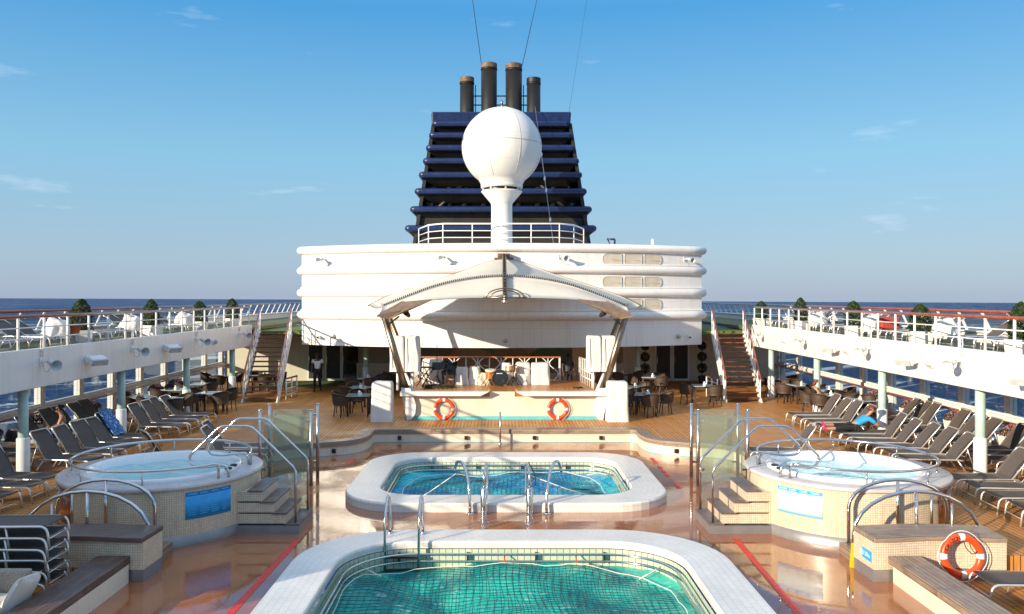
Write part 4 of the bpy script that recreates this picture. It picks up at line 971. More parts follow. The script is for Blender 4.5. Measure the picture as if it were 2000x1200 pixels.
rl2 = thing('stage_side_rail', 'short white bar railing at the right side of the stage', 'railing', (3.35, 30.8, SZ))
for z in (1.25, 1.5, 1.93): MB().tube([(3.3, 29.5, z), (3.05, 32.2, z)], 0.025, 6).build('bar', M['white_rail'], rl2)
for k in range(9): MB().tube([(3.3-0.25*k/8, 29.5+2.7*k/8, SZ), (3.3-0.25*k/8, 29.5+2.7*k/8, 1.93)], 0.02, 6).build('post', M['white_rail'], rl2)
rl3 = thing('stage_side_rail', 'short white bar railing at the left side of the stage', 'railing', (-3.2, 30.8, SZ))
for z in (1.25, 1.5, 1.93): MB().tube([(-3.3, 29.8, z), (-3.25, 32.1, z)], 0.022, 6).build('bar', M['white_rail'], rl3)
for k in range(7): MB().tube([(-3.3, 29.8+2.3*k/6, SZ), (-3.3, 29.8+2.3*k/6, 1.93)], 0.018, 6).build('post', M['white_rail'], rl3)
# ---------------------------------------------------------------- canopy
cn = thing('stage_canopy', 'pale tensile fabric canopy on raking bronze posts over the stage', 'canopy', (0.1, 30.5, 0))
def resample(half, n=20):
    full = [Vector((0.10+x, y, z)) for x, y, z in half]+[Vector((0.10-x, y, z)) for x, y, z in half[::-1][1:]]
    L = [0]
    for i in range(1, len(full)): L.append(L[-1]+(full[i]-full[i-1]).length)
    X = np.array([tuple(p) for p in full]); t = np.linspace(0, L[-1], 2*n+1)
    out = np.stack([np.interp(t, L, X[:, k]) for k in range(3)], 1)
    for _ in range(3): out[1:-1] = out[1:-1]*0.5+(out[:-2]+out[2:])*0.25
    return out
Cc = resample([(-5.50, 33.2, 3.95), (-5.05, 33.2, 4.22), (-3.55, 33.4, 4.75), (-2.10, 33.7, 5.20), (-1.08, 34.0, 5.63), (-0.38, 34.25, 5.85), (0, 34.35, 5.93)])
Bb = resample([(-4.35, 29.5, 3.95), (-3.94, 29.4, 4.12), (-2.59, 29.7, 4.65), (-1.78, 29.9, 4.86), (-0.94, 30.0, 4.99), (0, 30.0, 5.05)])
Aa = resample([(-4.32, 28.6, 3.78), (-3.55, 28.7, 4.0), (-2.56, 28.8, 4.20), (-1.3, 28.9, 4.255), (0, 28.95, 4.27)])
rows = []
for k in range(9): t = k/8; q = Cc*(1-t)+Bb*t; q[:, 2] -= 0.10*math.sin(PI*t); rows.append(q)
MB().slab([list(map(tuple, r)) for r in rows], 0.02).build('rear_membrane', M['membrane'], cn)
rows = []
for k in range(7): t = k/6; q = Bb*(1-t)+Aa*t; q[:, 2] += 0.06*math.sin(PI*t); q[:, 2] -= 0.012*(1-t); rows.append(q)
MB().slab([list(map(tuple, r)) for r in rows], 0.02).build('front_membrane', M['membrane'], cn)
for nm_, cv, r_, dz in (('lacing', Bb, 0.035, 0.03), ('edge_cable', Cc, 0.018, 0.02), ('edge_cable', Aa, 0.018, -0.01)):
    MB().tube([(p[0], p[1], p[2]+dz) for p in cv], r_*0.5, 6).build(nm_, M['bronze'] if nm_ != 'lacing' else M['rope'], cn)
m = MB(); P = [Vector(p) for p in Bb]
for i in range(len(P)-1):
    for q in range(3):
        a = P[i].lerp(P[i+1], (q+0.2)/3); b = P[i].lerp(P[i+1], (q+0.68)/3); u = Vector((0, -0.05, 0.05)); m.tube([a+u, b+u], 0.042, 5)
m.build('lacing', M['black'], cn)
BP = fillet([(0.1, 34.3, 6.02), (0.1, 32.2, 5.72), (0.1, 30.0, 5.20), (0.11, 29.1, 4.62), (0.12, 28.7, 4.14)], 0.5, 5)
bm_ = MB().tube(BP, 0.085, 12).build('centre_beam', M['bronze'], cn)
for a, b in zip(BP[:-1], BP[1:]):
    q = max(1, int((b-a).length/0.16))
    for k in range(q):
        c = a.lerp(b, (k+0.5)/q); MB().obox((c.x, c.y-0.05, c.z+0.075), (0.09, 0.06, 0.045)).build('clip', M['black'], bm_)
MB().lathe([(0.0001, -0.02), (0.11, 0), (0.13, 0.06), (0.11, 0.12)], (0.12, 28.68, 4.06), 14).build('end_cap', M['brushed'], bm_)
for r_ in (0.66, 0.52): MB().tube([(0.12+r_*math.cos(PI*k/14), 28.72, 4.27+0.55*(r_)*math.sin(PI*k/14)*0.9) for k in range(15)], 0.025, 6).build('hoop', M['bronze'], cn)
MB().tube([(-0.65, 28.72, 4.27), (0.9, 28.72, 4.27)], 0.025, 6).build('hoop_tie', M['bronze'], cn)
MB().box(-0.32, 0.48, 34.2, 34.68, 5.88, 5.94).box(-0.18, 0.34, 34.3, 34.68, 5.94, 6.12).build('wall_bracket', M['rustcap'], cn)
for s in (-1, 1):
    o = lambda x: 0.11+s*x
    def plate(poly, y0, y1, nme):
        poly = [(o(x), z) for x, z in poly]; poly = poly if s < 0 else poly[::-1]
        return MB().prism(poly, -y1, -y0, M=Matrix.Rotation(R(90), 4, 'X')).build(nme, M['canopyleaf'], cn)
    def slab3(pts, nme):
        top = [(o(x), y, z) for x, y, z in pts]; n = len(top); m = MB(); m.v = top+[(x, y+0.03, z+0.05) for x, y, z in top]
        m.face(tuple(range(n))); m.face(tuple(range(n, 2*n))[::-1])
        for i in range(n): m.face((i, n+i, n+(i+1) % n, (i+1) % n))
        return m.build(nme, M['canopyleaf'], cn)
    slab3([(4.40, 28.1, 3.62), (3.98, 28.2, 3.52), (3.50, 28.25, 3.80), (2.55, 28.6, 4.17), (3.50, 28.75, 4.08), (3.62, 28.75, 4.10)], 'corner_leaf')  # undersides of the canopy's corner leaves, built as thick brown sheets
    slab3([(5.56, 33.2, 3.91), (5.15, 32.8, 3.88), (4.45, 32.6, 4.03), (4.35, 32.7, 4.17), (5.0, 33.2, 4.20)], 'corner_leaf')
    p = MB().tube([(o(3.42), 28.88, 0.75), (o(4.22), 28.55, 3.66)], [0.125, 0.105], 14).build('front_post', M['bronze'], cn)
    MB().ball((o(4.23), 28.54, 3.68), 0.15, 12, 8).build('joint', M['brushed'], p)
    MB().tube([(o(3.62), 32.7, 0.9), (o(4.75), 32.75, 3.90)], 0.10, 12).build('rear_post', M['bronze'], cn)
    MB().tube([(o(4.23), 28.6, 3.70), (o(4.5), 30.5, 3.98), (o(4.95), 32.8, 4.02)], 0.05, 8).build('tie_bar', M['bronze'], cn)
    MB().tube([(o(3.25), 29.0, 0.95), (o(3.75), 30.0, 1.75)], 0.06, 8).build('knee_brace', M['white_rail'], cn)
    l = thing('stage_spotlight', 'small black spotlight hanging under the %s corner of the canopy' % SIDE[s], 'spotlight', (o(3.45), 28.75, 3.95), group='canopy spotlights')
    MB().tube([(o(3.45), 28.78, 3.98), (o(3.45), 28.75, 3.80)], 0.03, 6).build('hanger', M['black'], l)
    MB().lathe([(0.0001, -0.16), (0.07, -0.15), (0.11, 0.10), (0.10, 0.13), (0.0001, 0.11)], (o(3.43), 28.72, 3.70), 14, M=Matrix.Rotation(R(60), 4, 'X') @ Matrix.Rotation(R(20*s), 4, 'Y')).build('lamp_can', M['black'], l)
    MB().tube([(o(4.05), 28.7, 3.35), (o(3.7), 28.7, 3.62)], 0.03, 6).build('bracket', M['black'], l)
# ---------------------------------------------------------------- soft covers
def cover(name, label, x0, x1, y0, y1, z0, z1, seed, taper=0.94, lump=0.02, r=0.12, mat='cover', cat='cover', group=None, dome=0.25):
    rnd = random.Random(seed); ph = [rnd.uniform(0, 6.28) for _ in range(8)]
    cx, cy = (x0+x1)/2, (y0+y1)/2; rows = []
    base = rrect(x0, x1, y0, y1, min(r, (x1-x0)*0.45, (y1-y0)*0.45), 4); D = []
    for i in range(len(base)):
        a, b = base[i], base[(i+1) % len(base)]; c = max(1, int(math.dist(a, b)/0.07)); D += [(a[0]+(b[0]-a[0])*t/c, a[1]+(b[1]-a[1])*t/c) for t in range(c)]
    H = z1-z0
    prof = [(0, 1.0)]+[(t, 1-(1-taper)*t) for t in (0.1, 0.2, 0.3, 0.4, 0.5, 0.6, 0.7, 0.8, 0.88)]+[(0.94, taper*0.985), (0.98, taper*0.94), (1.0, taper*0.85), (1.0+0.02*dome, taper*0.5), (1.0+0.03*dome, 0.02)]
    for t, s in prof:
        row = []
        for x, y in D:
            a = math.atan2(y-cy, x-cx)
            w = lump*(math.sin(5*a+ph[0]+3*t)+0.7*math.sin(9*a+ph[1]-5*t)+0.5*math.sin(17*a+ph[2]+2*t))*(1-0.5*t)
            k = s+w/max(0.2, math.hypot(x-cx, y-cy))
            row.append((cx+(x-cx)*k, cy+(y-cy)*k, z0+H*t+(0.5*lump*math.sin(3*a+ph[3]) if t >= 0.88 else 0)))
        rows.append(row)
    o = MB().grid(rows, True, True).build(name, M[mat], loc=(cx, cy, z0))
    return tag(o, label, cat, group)
cover('covered_cabinet', 'tall white canvas covered cabinet at the left front corner of the stage', -4.50, -3.76, 28.1, 28.75, 0, 1.36, 1, 0.93, 0.012, 0.08)
cover('covered_cabinet', 'tall white canvas covered cabinet at the right front corner of the stage', 3.62, 4.38, 28.1, 28.75, 0, 1.37, 2, 0.93, 0.012, 0.10)
for k, (xa, xb, lab) in enumerate(((-4.05, -3.52, 'left outer'), (-3.50, -2.98, 'left inner'), (3.08, 3.60, 'right inner'), (3.62, 4.14, 'right outer'))):
    sp = thing('covered_speaker', '%s loudspeaker on a stand under a white fitted cover beside the stage posts' % lab, 'loudspeaker', ((xa+xb)/2, 29.8, SZ), group='covered loudspeakers')
    c = cover('cover', '', xa, xb, 29.5, 30.1, 1.60, 2.88, 10+k, 0.97, 0.016, 0.07); del c['label']; del c['category']
    c.parent = sp; c.location = Vector(c.location)-wloc(sp)
    MB().tube([((xa+xb)/2, 29.8, 0.9), ((xa+xb)/2, 29.8, 1.65)], 0.05, 8).build('stand', M['white_rail'], sp)
    MB().tube([(xa+0.1, 29.49, 2.80), (xa+0.12, 29.47, 1.72)], 0.008, 5).build('cord', M['black'], sp)
cover('covered_amplifier', 'white covered amplifier standing behind the music stands on stage left', -3.05, -2.25, 31.2, 31.8, SZ, 1.92, 21, 0.95, 0.02)
cover('covered_amplifier', 'low lumpy white covered box next to the draped chair on stage', -1.75, -1.25, 30.8, 31.4, SZ, 1.62, 22, 0.86, 0.03)
cover('covered_amplifier', 'low lumpy white covered box left of the crumpled cream sheet', -1.24, -0.80, 30.9, 31.4, SZ, 1.64, 23, 0.88, 0.03)
cover('dust_sheet', 'crumpled cream dust sheet lying left of the drum kit', -0.92, -0.42, 30.7, 31.2, SZ, 1.40, 24, 0.5, 0.06, mat='cloth', cat='dust sheet')
cover('covered_amplifier', 'tall white covered box right beside the drum kit', 0.52, 1.08, 30.9, 31.5, SZ, 1.80, 25, 0.93, 0.02)
cover('covered_amplifier', 'wide white covered box at the right end of the stage line', 1.10, 1.82, 30.9, 31.5, SZ, 1.79, 26, 0.96, 0.015)
cover('covered_amplifier', 'small white covered box behind the drums', 0.0, 0.36, 31.4, 31.8, SZ, 1.75, 27, 0.95, 0.01)
# drum kit
dk = thing('drum_kit', 'drum kit with dark bass drum and amber tom drums in the middle of the stage', 'drum kit', (-0.05, 30.5, SZ))
RX = Matrix.Rotation(R(90), 4, 'X')
d = MB().lathe([(0.29, -0.2), (0.29, 0.2)], (-0.06, 30.6, 1.30), 30, M=RX).build('bass_drum', M['drumwood'], dk)
MB().lathe([(0.0001, 0.195), (0.275, 0.20), (0.30, 0.195), (0.30, 0.235), (0.28, 0.235)], (-0.06, 30.6, 1.30), 30, M=RX).build('drum_head', plain('smoky_drum_head', (0.022, 0.028, 0.034), 0.2), d)
MB().box(-0.20, 0.02, 30.392, 30.397, 1.44, 1.465).build('logo_bar', M['reflect'], d)
MB().lathe([(0.0001, 0.206), (0.06, 0.206)], (0.05, 30.6, 1.18), 14, M=RX).build('port_hole', M['rubber'], d)
for x, y, z, r_, h_, t in ((-0.42, 30.6, 1.42, 0.19, 0.30, 8), (0.30, 30.65, 1.62, 0.17, 0.20, -12)):
    d = MB().lathe([(r_, -h_/2), (r_, h_/2)], (x, y, z), 24, M=Matrix.Rotation(R(t), 4, 'X')).build('tom_drum', M['drumwood'], dk)
    MB().lathe([(r_+0.012, h_/2-0.03), (r_+0.012, h_/2+0.01), (r_-0.01, h_/2+0.012), (0.0001, h_/2+0.005)], (x, y, z), 24, M=Matrix.Rotation(R(t), 4, 'X')).build('drum_head', M['drumhead'], d)
for x, y, zt in ((-0.42, 30.6, 1.3), (0.42, 30.7, 1.55), (0.55, 30.55, 1.45), (-0.55, 30.75, 1.65)):
    m = MB().tube([(x, y, SZ+0.25), (x, y, zt)], 0.014, 6)
    for k in range(3): a = 2.1*k+x; m.tube([(x, y, SZ+0.32), (x+0.24*math.cos(a), y+0.24*math.sin(a), SZ+0.01)], 0.014, 5)
    m.build('stand', M['black'], dk)
for x, y, z in ((0.52, 30.7, 1.72), (-0.58, 30.8, 1.70)): MB().lathe([(0.0001, 0.03), (0.05, 0.02), (0.17, -0.01)], (x, y, z), 24, M=Matrix.Rotation(0.2, 4, 'Y')).build('cymbal', M['bronze'], dk)
# stands, chair, cables
def tripod(name, lab, x, y, h, tray, cat):
    t = thing(name, lab, cat, (x, y, SZ), group='stands on the stage')
    MB().tube([(x, y, SZ+0.15), (x, y, SZ+h)], 0.014, 6).build('pole', M['black'], t)
    for k in range(3): a = 2*PI*k/3+x*3; MB().tube([(x, y, SZ+0.35), (x+0.28*math.cos(a), y+0.28*math.sin(a), SZ+0.01)], 0.012, 5).build('leg', M['black'], t)
    if tray == 1: MB().obox((x, y, SZ+h), (0.46, 0.02, 0.30), m=Matrix.Rotation(R(-25), 4, 'X')).build('desk', M['black'], t)
    elif tray == 2: MB().tube([(x-0.3, y-0.1, SZ+h-0.1), (x+0.2, y, SZ+h+0.05)], 0.012, 5).lathe([(0.0001, -0.06), (0.02, -0.05), (0.028, 0.05), (0.0001, 0.07)], (x-0.31, y-0.1, SZ+h-0.1), 8).build('boom', M['black'], t)
    return t
tripod('music_stand', 'black music stand with tilted desk in front of the tall white cover', -2.35, 30.3, 0.75, 1, 'music stand')
tripod('microphone_stand', 'thin tall microphone stand rising above the railing at stage left', -2.45, 31.0, 1.55, 0, 'microphone stand')
tripod('microphone_stand', 'low black boom stand between the music stand and draped chair', -2.0, 29.9, 0.7, 2, 'microphone stand')
tripod('microphone_stand', 'black boom stand nearest the stage front at the left', -2.7, 29.6, 0.55, 2, 'microphone stand')
ks = thing('keyboard_stand', 'black crossed leg keyboard stand at the left end of the stage', 'keyboard stand', (-2.85, 30.2, SZ))
MB().box(-3.2, -2.5, 30.05, 30.35, 1.68, 1.73).build('top', M['black'], ks)
for a, b in ((-3.15, -2.65), (-2.65, -3.05), (-2.95, -2.5), (-2.55, -2.85)): MB().tube([(a, 30.2, SZ+0.02), (b, 30.2, 1.68)], 0.018, 6).build('leg', M['black'], ks)
sc = thing('draped_chair', 'dark chair draped with a black cloth in front of the stage railing', 'chair', (-2.0, 31.0, SZ))
MB().box(-2.25, -1.75, 30.7, 31.25, 1.38, 1.46).build('seat', M['black'], sc)
MB().slab([[(-2.3+0.6*i/6, 31.25+0.03*math.sin(i+j), 1.40+0.42*j/5+0.05*math.sin(i*1.3)*(j/5)) for i in range(7)] for j in range(6)], 0.05).build('backrest', M['black'], sc)
for x in (-2.22, -1.78):
    for y in (30.74, 31.2): MB().tube([(x, y, SZ), (x, y, 1.4)], 0.018, 6).build('leg', M['black'], sc)
for nm_, lab, x, y, n_ in (('cable_heap', 'tangle of black cables on the left end of the stage floor', -2.3, 29.7, 9), ('cable_coil', 'small coil of black cable lying on the right of the stage floor', 2.75, 29.6, 4)):
    rnd = random.Random(n_); m = MB()
    for k in range(n_):
        pts = []; w_ = 0.7 if n_ > 5 else 0.2
        for q in range(14): a = q*0.9+k; rr_ = (0.6+0.4*rnd.random())*w_; pts.append((x+rr_*math.cos(a), y+0.3*rr_*math.sin(a), SZ+0.02+0.05*rnd.random()*(2 if n_ > 5 else 1)))
        m.tube(fillet(pts, 0.1, 2), 0.016, 5)
    tag(m.build(nm_, M['rubber']), lab, 'cables')
# ---------------------------------------------------------------- lifebuoys
def lifebuoy(lab, loc, rx, r=0.375, text=None):
    b = thing('lifebuoy', lab, 'lifebuoy', loc, group='orange lifebuoys'); b.rotation_euler = (0, 0, 0)
    Mx = Matrix.Rotation(rx, 4, 'X') @ RX; t = r*0.165; rc = r-t; o = Vector(loc)
    def tor(a0, a1, tt, seg):
        m = MB(); full = a1-a0 > 6.2; rows = []
        for k in range(seg+(0 if full else 1)):
            a = a0+(a1-a0)*k/seg; rows.append([tuple(o+Mx @ Vector(((rc+tt*math.cos(2*PI*j/14))*math.cos(a), (rc+tt*math.cos(2*PI*j/14))*math.sin(a), 0.85*tt*math.sin(2*PI*j/14)))) for j in range(14)])
        if full: rows.append(rows[0])
        return m.grid(rows, True, True)
    tor(0, 2*PI, t, 48).build('ring', M['orange'], b)
    for d in (90, 0, 180, 270): tor(R(d-8), R(d+8), t+0.004, 5).build('reflective_band', M['reflect'], b)
    pts = []
    for k in range(33):
        a = 2*PI*k/32+PI/4; rr_ = r+0.012+0.035*abs(math.sin(2*a+PI/2))
        pts.append(tuple(o+Mx @ Vector((rr_*math.cos(a), rr_*math.sin(a), 0.02))))
    MB().tube(pts[:-1], 0.008, 5, True).build('grab_line', M['rope'], b)
    if text:
        for k, ch in enumerate(text):
            a = R(163-10.0*k); p = o+Mx @ Vector((rc*math.cos(a), rc*math.sin(a), 0.86*t+0.001))
            text_mesh('lettering', ch, 0.085, M['black'], frame_m(p, Mx.to_3x3() @ Vector((math.sin(a), -math.cos(a), 0)), Mx.to_3x3() @ Vector((math.cos(a), math.sin(a), 0))), b, 0.003)
        MB().tube(fillet([tuple(o+Mx @ Vector(q)) for q in ((0.02, rc*0.85, 0.03), (0.06, 0.12, 0.02), (0.17, 0.02, 0.02), (0.24, 0.08, 0.03))], 0.1, 4), 0.008, 5).build('lanyard', M['black'], b)
    return b
lifebuoy('red orange lifebuoy hanging on the left half of the stage front', (-2.02, 28.62, 0.38), 0)
lifebuoy('red orange lifebuoy hanging on the right half of the stage front', (1.95, 28.62, 0.38), 0)
lifebuoy('big orange lifebuoy lettered HORIZON leaning on the right tiled wall', (7.53, 13.40, 0.06), R(-6), 0.36, 'HORIZON')
# ================================================================ loungers
def make_lounger(flat=False, dx=0.44, dz=0.66):
    t = thing('sun_lounger', '', 'sun lounger', (0, 0, 0))
    H, W = 0.34, 0.31
    for y in (-W, W):
        MB().tube(fillet([(0.97, y, 0.0), (0.93, y, H-0.01), (-0.30, y, H), (-0.42, y, H-0.02)] if not flat else [(0.97, y, 0.0), (0.93, y, H-0.01), (-0.97, y, H-0.01), (-1.0, y, 0.0)], 0.12, 5), 0.019, 8).build('side_rail', M['alu'], t)
        if not flat: MB().tube(fillet([(-0.30, y*0.97, H-0.02), (-0.52, y*0.97, 0.0)], 0.05), 0.017, 8).build('rear_leg', M['alu'], t)
        MB().tube(fillet([(0.30, y*0.95, H-0.02), (0.36, y*0.95, 0.0)], 0.05), 0.016, 8).build('mid_leg', M['alu'], t)
    MB().tube([(0.955, -W, 0.14), (0.955, W, 0.14)], 0.009, 6).build('foot_tie', M['alu'], t)
    sag = lambda u: 0.022*(1-(2*u-1)**2)
    x0, x1 = (-0.25, 0.90) if not flat else (-0.95, 0.90)
    rows = [[(x0+(x1-x0)*i/6, -W+0.01+2*(W-0.01)*j/6, H+0.008-sag(j/6)) for j in range(7)] for i in range(7)]
    MB().slab(rows, 0.012).build('seat_sling', M['sling'], t)
    if not flat:
        d = Vector((-dx, 0, dz)); o = Vector((-0.25, 0, H))
        rows = [[tuple(o+d*(i/6)*0.98+Vector((0.05*math.sin(PI*i/6), -W+0.015+2*(W-0.015)*j/6, -sag(j/6)*0.6))) for j in range(7)] for i in range(7)]
        b = MB().slab(rows[::-1], 0.012).build('back_sling', M['sling'], t)
        e = o+d
        MB().tube(fillet([tuple(o+Vector((0, -W, 0))), tuple(e+Vector((0, -W, 0))), tuple(e+Vector((0, W, 0))), tuple(o+Vector((0, W, 0)))], 0.09, 5), 0.019, 8).build('back_frame', M['alu'], t)
        MB().tube([(-0.25-dx*0.5, -W, H+dz*0.5), (-0.70, -W*0.8, 0.10), (-0.70, W*0.8, 0.10), (-0.25-dx*0.5, W, H+dz*0.5)], 0.010, 6).build('back_prop', M['alu'], t)
    return t
LG = Kind(make_lounger()); LR = Kind(make_lounger(False, 0.50, 0.61)); LU = Kind(make_lounger(False, 0.62, 0.42)); LF = Kind(make_lounger(True))
rnd = random.Random(11)
def row(side, xc, ys, z, what, grp, turn=4):
    n = len(ys)
    for k, y in enumerate(sorted(ys)):
        rz = (0 if side < 0 else PI)+R(rnd.uniform(-5, 5)-side*-1*turn*(1 if side > 0 else -1)*-1)
        (LU if z > 1 else LR if rnd.random() < 0.4 else LG).put((side*(xc+rnd.uniform(-0.07, 0.07)), y, z), rz, '%s grey sling lounger from the front in the %s' % (ORD[k], what), grp)
row(-1, 10.75, [14.9, 15.7, 16.5, 17.35, 18.15, 20.2, 21.0, 21.8, 22.6, 23.4, 25.3, 26.1, 26.9, 27.7], 0, 'inner left deck row beside the columns', 'loungers in the inner left row')
row(-1, 12.95, [18.6, 19.4, 20.5, 21.2, 23.2, 24.3, 25.0, 26.0, 26.7], 0, 'outer left deck row under the windows', 'loungers in the outer left row')
row(1, 10.75, [14.7, 15.5, 16.4, 17.2, 18.05, 20.2, 21.0, 21.8, 22.55, 23.3, 25.4, 26.2, 27.0, 27.8], 0, 'inner right deck row beside the columns', 'loungers in the inner right row')
row(1, 12.95, [18.0, 18.8, 20.0, 20.75, 21.5, 22.6, 23.35, 24.1, 25.6, 26.3, 27.0], 0, 'outer right deck row under the windows', 'loungers in the outer right row')
row(-1, 12.75, [16.5, 17.3, 18.6, 19.4, 21.8, 22.6, 24.6, 25.4, 28.3, 29.1, 31.2, 32.0, 34.4, 35.3], UP, 'left upper sun deck row', 'loungers on the left sun deck')
row(1, 12.75, [16.0, 16.9, 19.9, 20.8, 21.7, 24.4, 25.3, 26.2, 29.0, 29.8, 30.6, 33.6, 34.5, 35.4, 36.2], UP, 'right upper sun deck row', 'loungers on the right sun deck')
for k, (x, y, a) in enumerate(((-6.9, 20.9, 5), (-7.2, 21.8, 4), (-8.3, 20.6, 40))):
    LG.put((x, y, 0), R(a), 'lounger behind the left hot tub, %s of three' % ('nearest', 'farthest', 'leftmost and turned')[k], 'loungers behind the left hot tub')
LF.put((10.75, 24.1, 0), PI, 'flat lounger carrying the woman in the bright blue top', 'loungers in the inner right row')
LG.put((7.35, 21.2, 0), R(174), 'single dark lounger standing behind the right hot tub', 'loungers behind the right hot tub')
for k in range(6):
    LF.put((-7.86, 12.75, WET+0.012+0.172*k), R(1.5*((k*7) % 3-1)), 'flat folded lounger stacked beside the left bench, %s from the bottom' % ORD[k], 'stacked loungers at the left')
    LF.put((-9.98, 12.70, WET+0.012+0.172*k), R(1.5*((k*5) % 3-1)), 'flat lounger in the stack at the left picture edge, %s from the bottom' % ORD[k], 'stacked loungers at the left edge')
LF.put((8.35, 12.65, WET+0.012), R(178), 'dark flat lounger beside the right plank bench next to the lifebuoy', 'loungers by the right bench')
LG.put((8.55, 11.85, WET+0.012), R(4), 'lounger with raised back in the bottom right corner', 'loungers by the right bench')
# ================================================================ tables and wicker chairs
def make_chair():
    t = thing('wicker_chair', '', 'chair', (0, 0, 0))
    MB().lathe([(0.0001, 0.40), (0.22, 0.40), (0.245, 0.425), (0.22, 0.45), (0.0001, 0.445)], seg=18).build('seat', M['wicker'], t)
    rows = []
    for j in range(7):
        z = 0.42+0.42*j/6; rr_ = 0.245+0.05*math.sin(j/6*1.4); row_ = []
        for k in range(17):
            a = R(-25+230*k/16); h = 0.42 if 0.25 < k/16 < 0.75 else 0
            top = 0.20+0.22*max(0, math.sin(PI*k/16))**0.7
            row_.append((rr_*math.cos(a)*1.02, rr_*math.sin(a), 0.42+top*j/6))
        rows.append(row_)
    MB().slab(rows, 0.022).build('barrel_back', M['wicker'], t)
    MB().tube([(p[0]*1.01, p[1]*1.01, p[2]+0.005) for p in rows[-1]], 0.018, 6).build('top_rim', M['wicker'], t)
    for a in (45, 135, 225, 315): MB().tube([(0.20*math.cos(R(a)), 0.20*math.sin(R(a)), 0.42), (0.26*math.cos(R(a)), 0.26*math.sin(R(a)), 0)], [0.02, 0.014], 7).build('leg', M['black'], t)
    return t
def make_table():
    t = thing('deck_table', '', 'table', (0, 0, 0))
    MB().box(-0.42, 0.42, -0.42, 0.42, 0.715, 0.74).build('table_top', M['tabletop'], t, bev=0.008)
    MB().box(-0.38, 0.38, -0.38, 0.38, 0.65, 0.713).build('apron', M['wicker'], t)
    for x in (-0.36, 0.36):
        for y in (-0.36, 0.36): MB().box(x-0.03, x+0.03, y-0.03, y+0.03, 0, 0.65).build('leg', M['wicker'], t)
    return t
def make_caddy():
    t = thing('menu_holder', '', 'table caddy', (0, 0, 0))
    MB().box(-0.06, 0.06, -0.05, 0.05, 0, 0.08).build('box', M['pot'], t, bev=0.005)
    MB().box(-0.045, -0.01, -0.03, 0.03, 0.08, 0.15).build('card', M['signlight'], t); MB().lathe([(0.02, 0.08), (0.02, 0.13), (0.0001, 0.135)], (0.03, 0, 0), 10).build('shaker', M['steel'], t)
    return t
CH, TB, CD = Kind(make_chair()), Kind(make_table()), Kind(make_caddy())
TABLES = [  # x, y, chair angles, zone words
    (-12.95, 29.2, (20, 140, 260), 'under the left windows'), (-11.65, 28.6, (60, 190, 300), 'just behind the last left loungers'),
    (-12.6, 31.6, (10, 120, 240), 'under the left windows'), (-10.85, 30.5, (40, 150, 225, 320), 'nearest the left staircase'),
    (-12.3, 33.6, (80, 200, 310), 'under the left windows'), (-12.7, 37.0, (30, 150, 270), 'in the far left corner'), (-10.9, 37.5, (20, 140, 300), 'behind the left staircase'),
    (-5.2, 29.8, (100, 165, 215, 330), 'in the open left of the stage'), (-5.6, 32.3, (20, 130, 250), 'left of the stage in the second rank'), (-5.9, 36.0, (45, 170, 290), 'in shade left of the stage'), (-4.7, 38.4, (0, 110, 230), 'in deep shade behind the stage'),
    (5.3, 30.0, (20, 120, 200, 285), 'in the open right of the stage'), (5.25, 32.5, (40, 160, 280), 'right of the stage in the second rank'), (6.7, 36.6, (70, 190, 310), 'in shade right of the stage'), (5.6, 38.3, (10, 140, 250), 'in deep shade right of the stage'), (8.1, 33.0, (200, 300), 'beside the right staircase barrier'),
    (12.1, 35.6, (20, 140, 260), 'in the far right corner'), (12.1, 33.2, (70, 180, 300), 'under the right windows'), (12.5, 31.4, (100, 250, 340), 'under the right windows'), (11.95, 29.9, (150, 215, 320), 'where the woman in black sits'), (12.3, 28.3, (30, 80), 'just behind the right loungers'),
]
seen = {}
for i, (x, y, angs, zone) in enumerate(TABLES):
    seen[zone] = seen.get(zone, 0)+1
    multi = sum(1 for q in TABLES if q[3] == zone) > 1
    w = (', %s from front' % ORD[seen[zone]-1]) if multi else ''
    tz = rnd.uniform(-15, 15)
    TB.put((x, y, 0), R(tz), 'square glass topped deck table %s%s' % (zone, w), 'deck tables')
    if i not in (3, 5): CD.put((x+0.05, y-0.05, 0.74), R(rnd.uniform(0, 90)), 'small white condiment box on the table %s%s' % (zone, w), 'condiment boxes')
    for a in angs:
        a2 = R(a+tz); cx_, cy_ = x+0.72*math.cos(a2), y+0.72*math.sin(a2)
        where = 'left' if math.cos(a2) < -0.5 else 'right' if math.cos(a2) > 0.5 else ('near' if math.sin(a2) < 0 else 'far')
        if where in ('left', 'right'): where += ' near' if math.sin(a2) < 0 else ' far'
        CH.put((cx_, cy_, 0), a2-PI/2+R(rnd.uniform(-14, 14)), 'wicker chair, %s side of the table %s%s' % (where, zone, w), 'wicker chairs on deck')
# ================================================================ planters and topiary
def leaves(n, fn, size, seed, jit=0.6):
    r = random.Random(seed); m = MB()
    for _ in range(n):
        p, nrm = fn(r); nrm = (Vector(nrm)+Vector((r.gauss(0, jit), r.gauss(0, jit), r.gauss(0, jit)))).normalized()
        u = nrm.orthogonal().normalized(); v = nrm.cross(u); a = r.uniform(0, 6.28); u, v = u*math.cos(a)+v*math.sin(a), v*math.cos(a)-u*math.sin(a)
        s = size*r.uniform(0.6, 1.3); P = Vector(p)
        m.quad(P-u*s, P-v*s*0.5+nrm*s*0.25, P+u*s, P+v*s*0.5+nrm*s*0.25)
    return m
def cone_fn(r0, h, z0, bulge=1.0):
    def f(r):
        t = r.random()**1.1; a = r.uniform(0, 6.28); prof = r0*(math.sin(PI*(0.25+0.75*t)))**0.55; lump = 1+0.10*math.sin(5*a+7*t)+0.07*math.sin(9*t*3+a)
        rr_ = prof*lump*r.uniform(0.72, 1.04); return (rr_*math.cos(a), rr_*math.sin(a), z0+h*t), (math.cos(a), math.sin(a), 0.3)
    return f
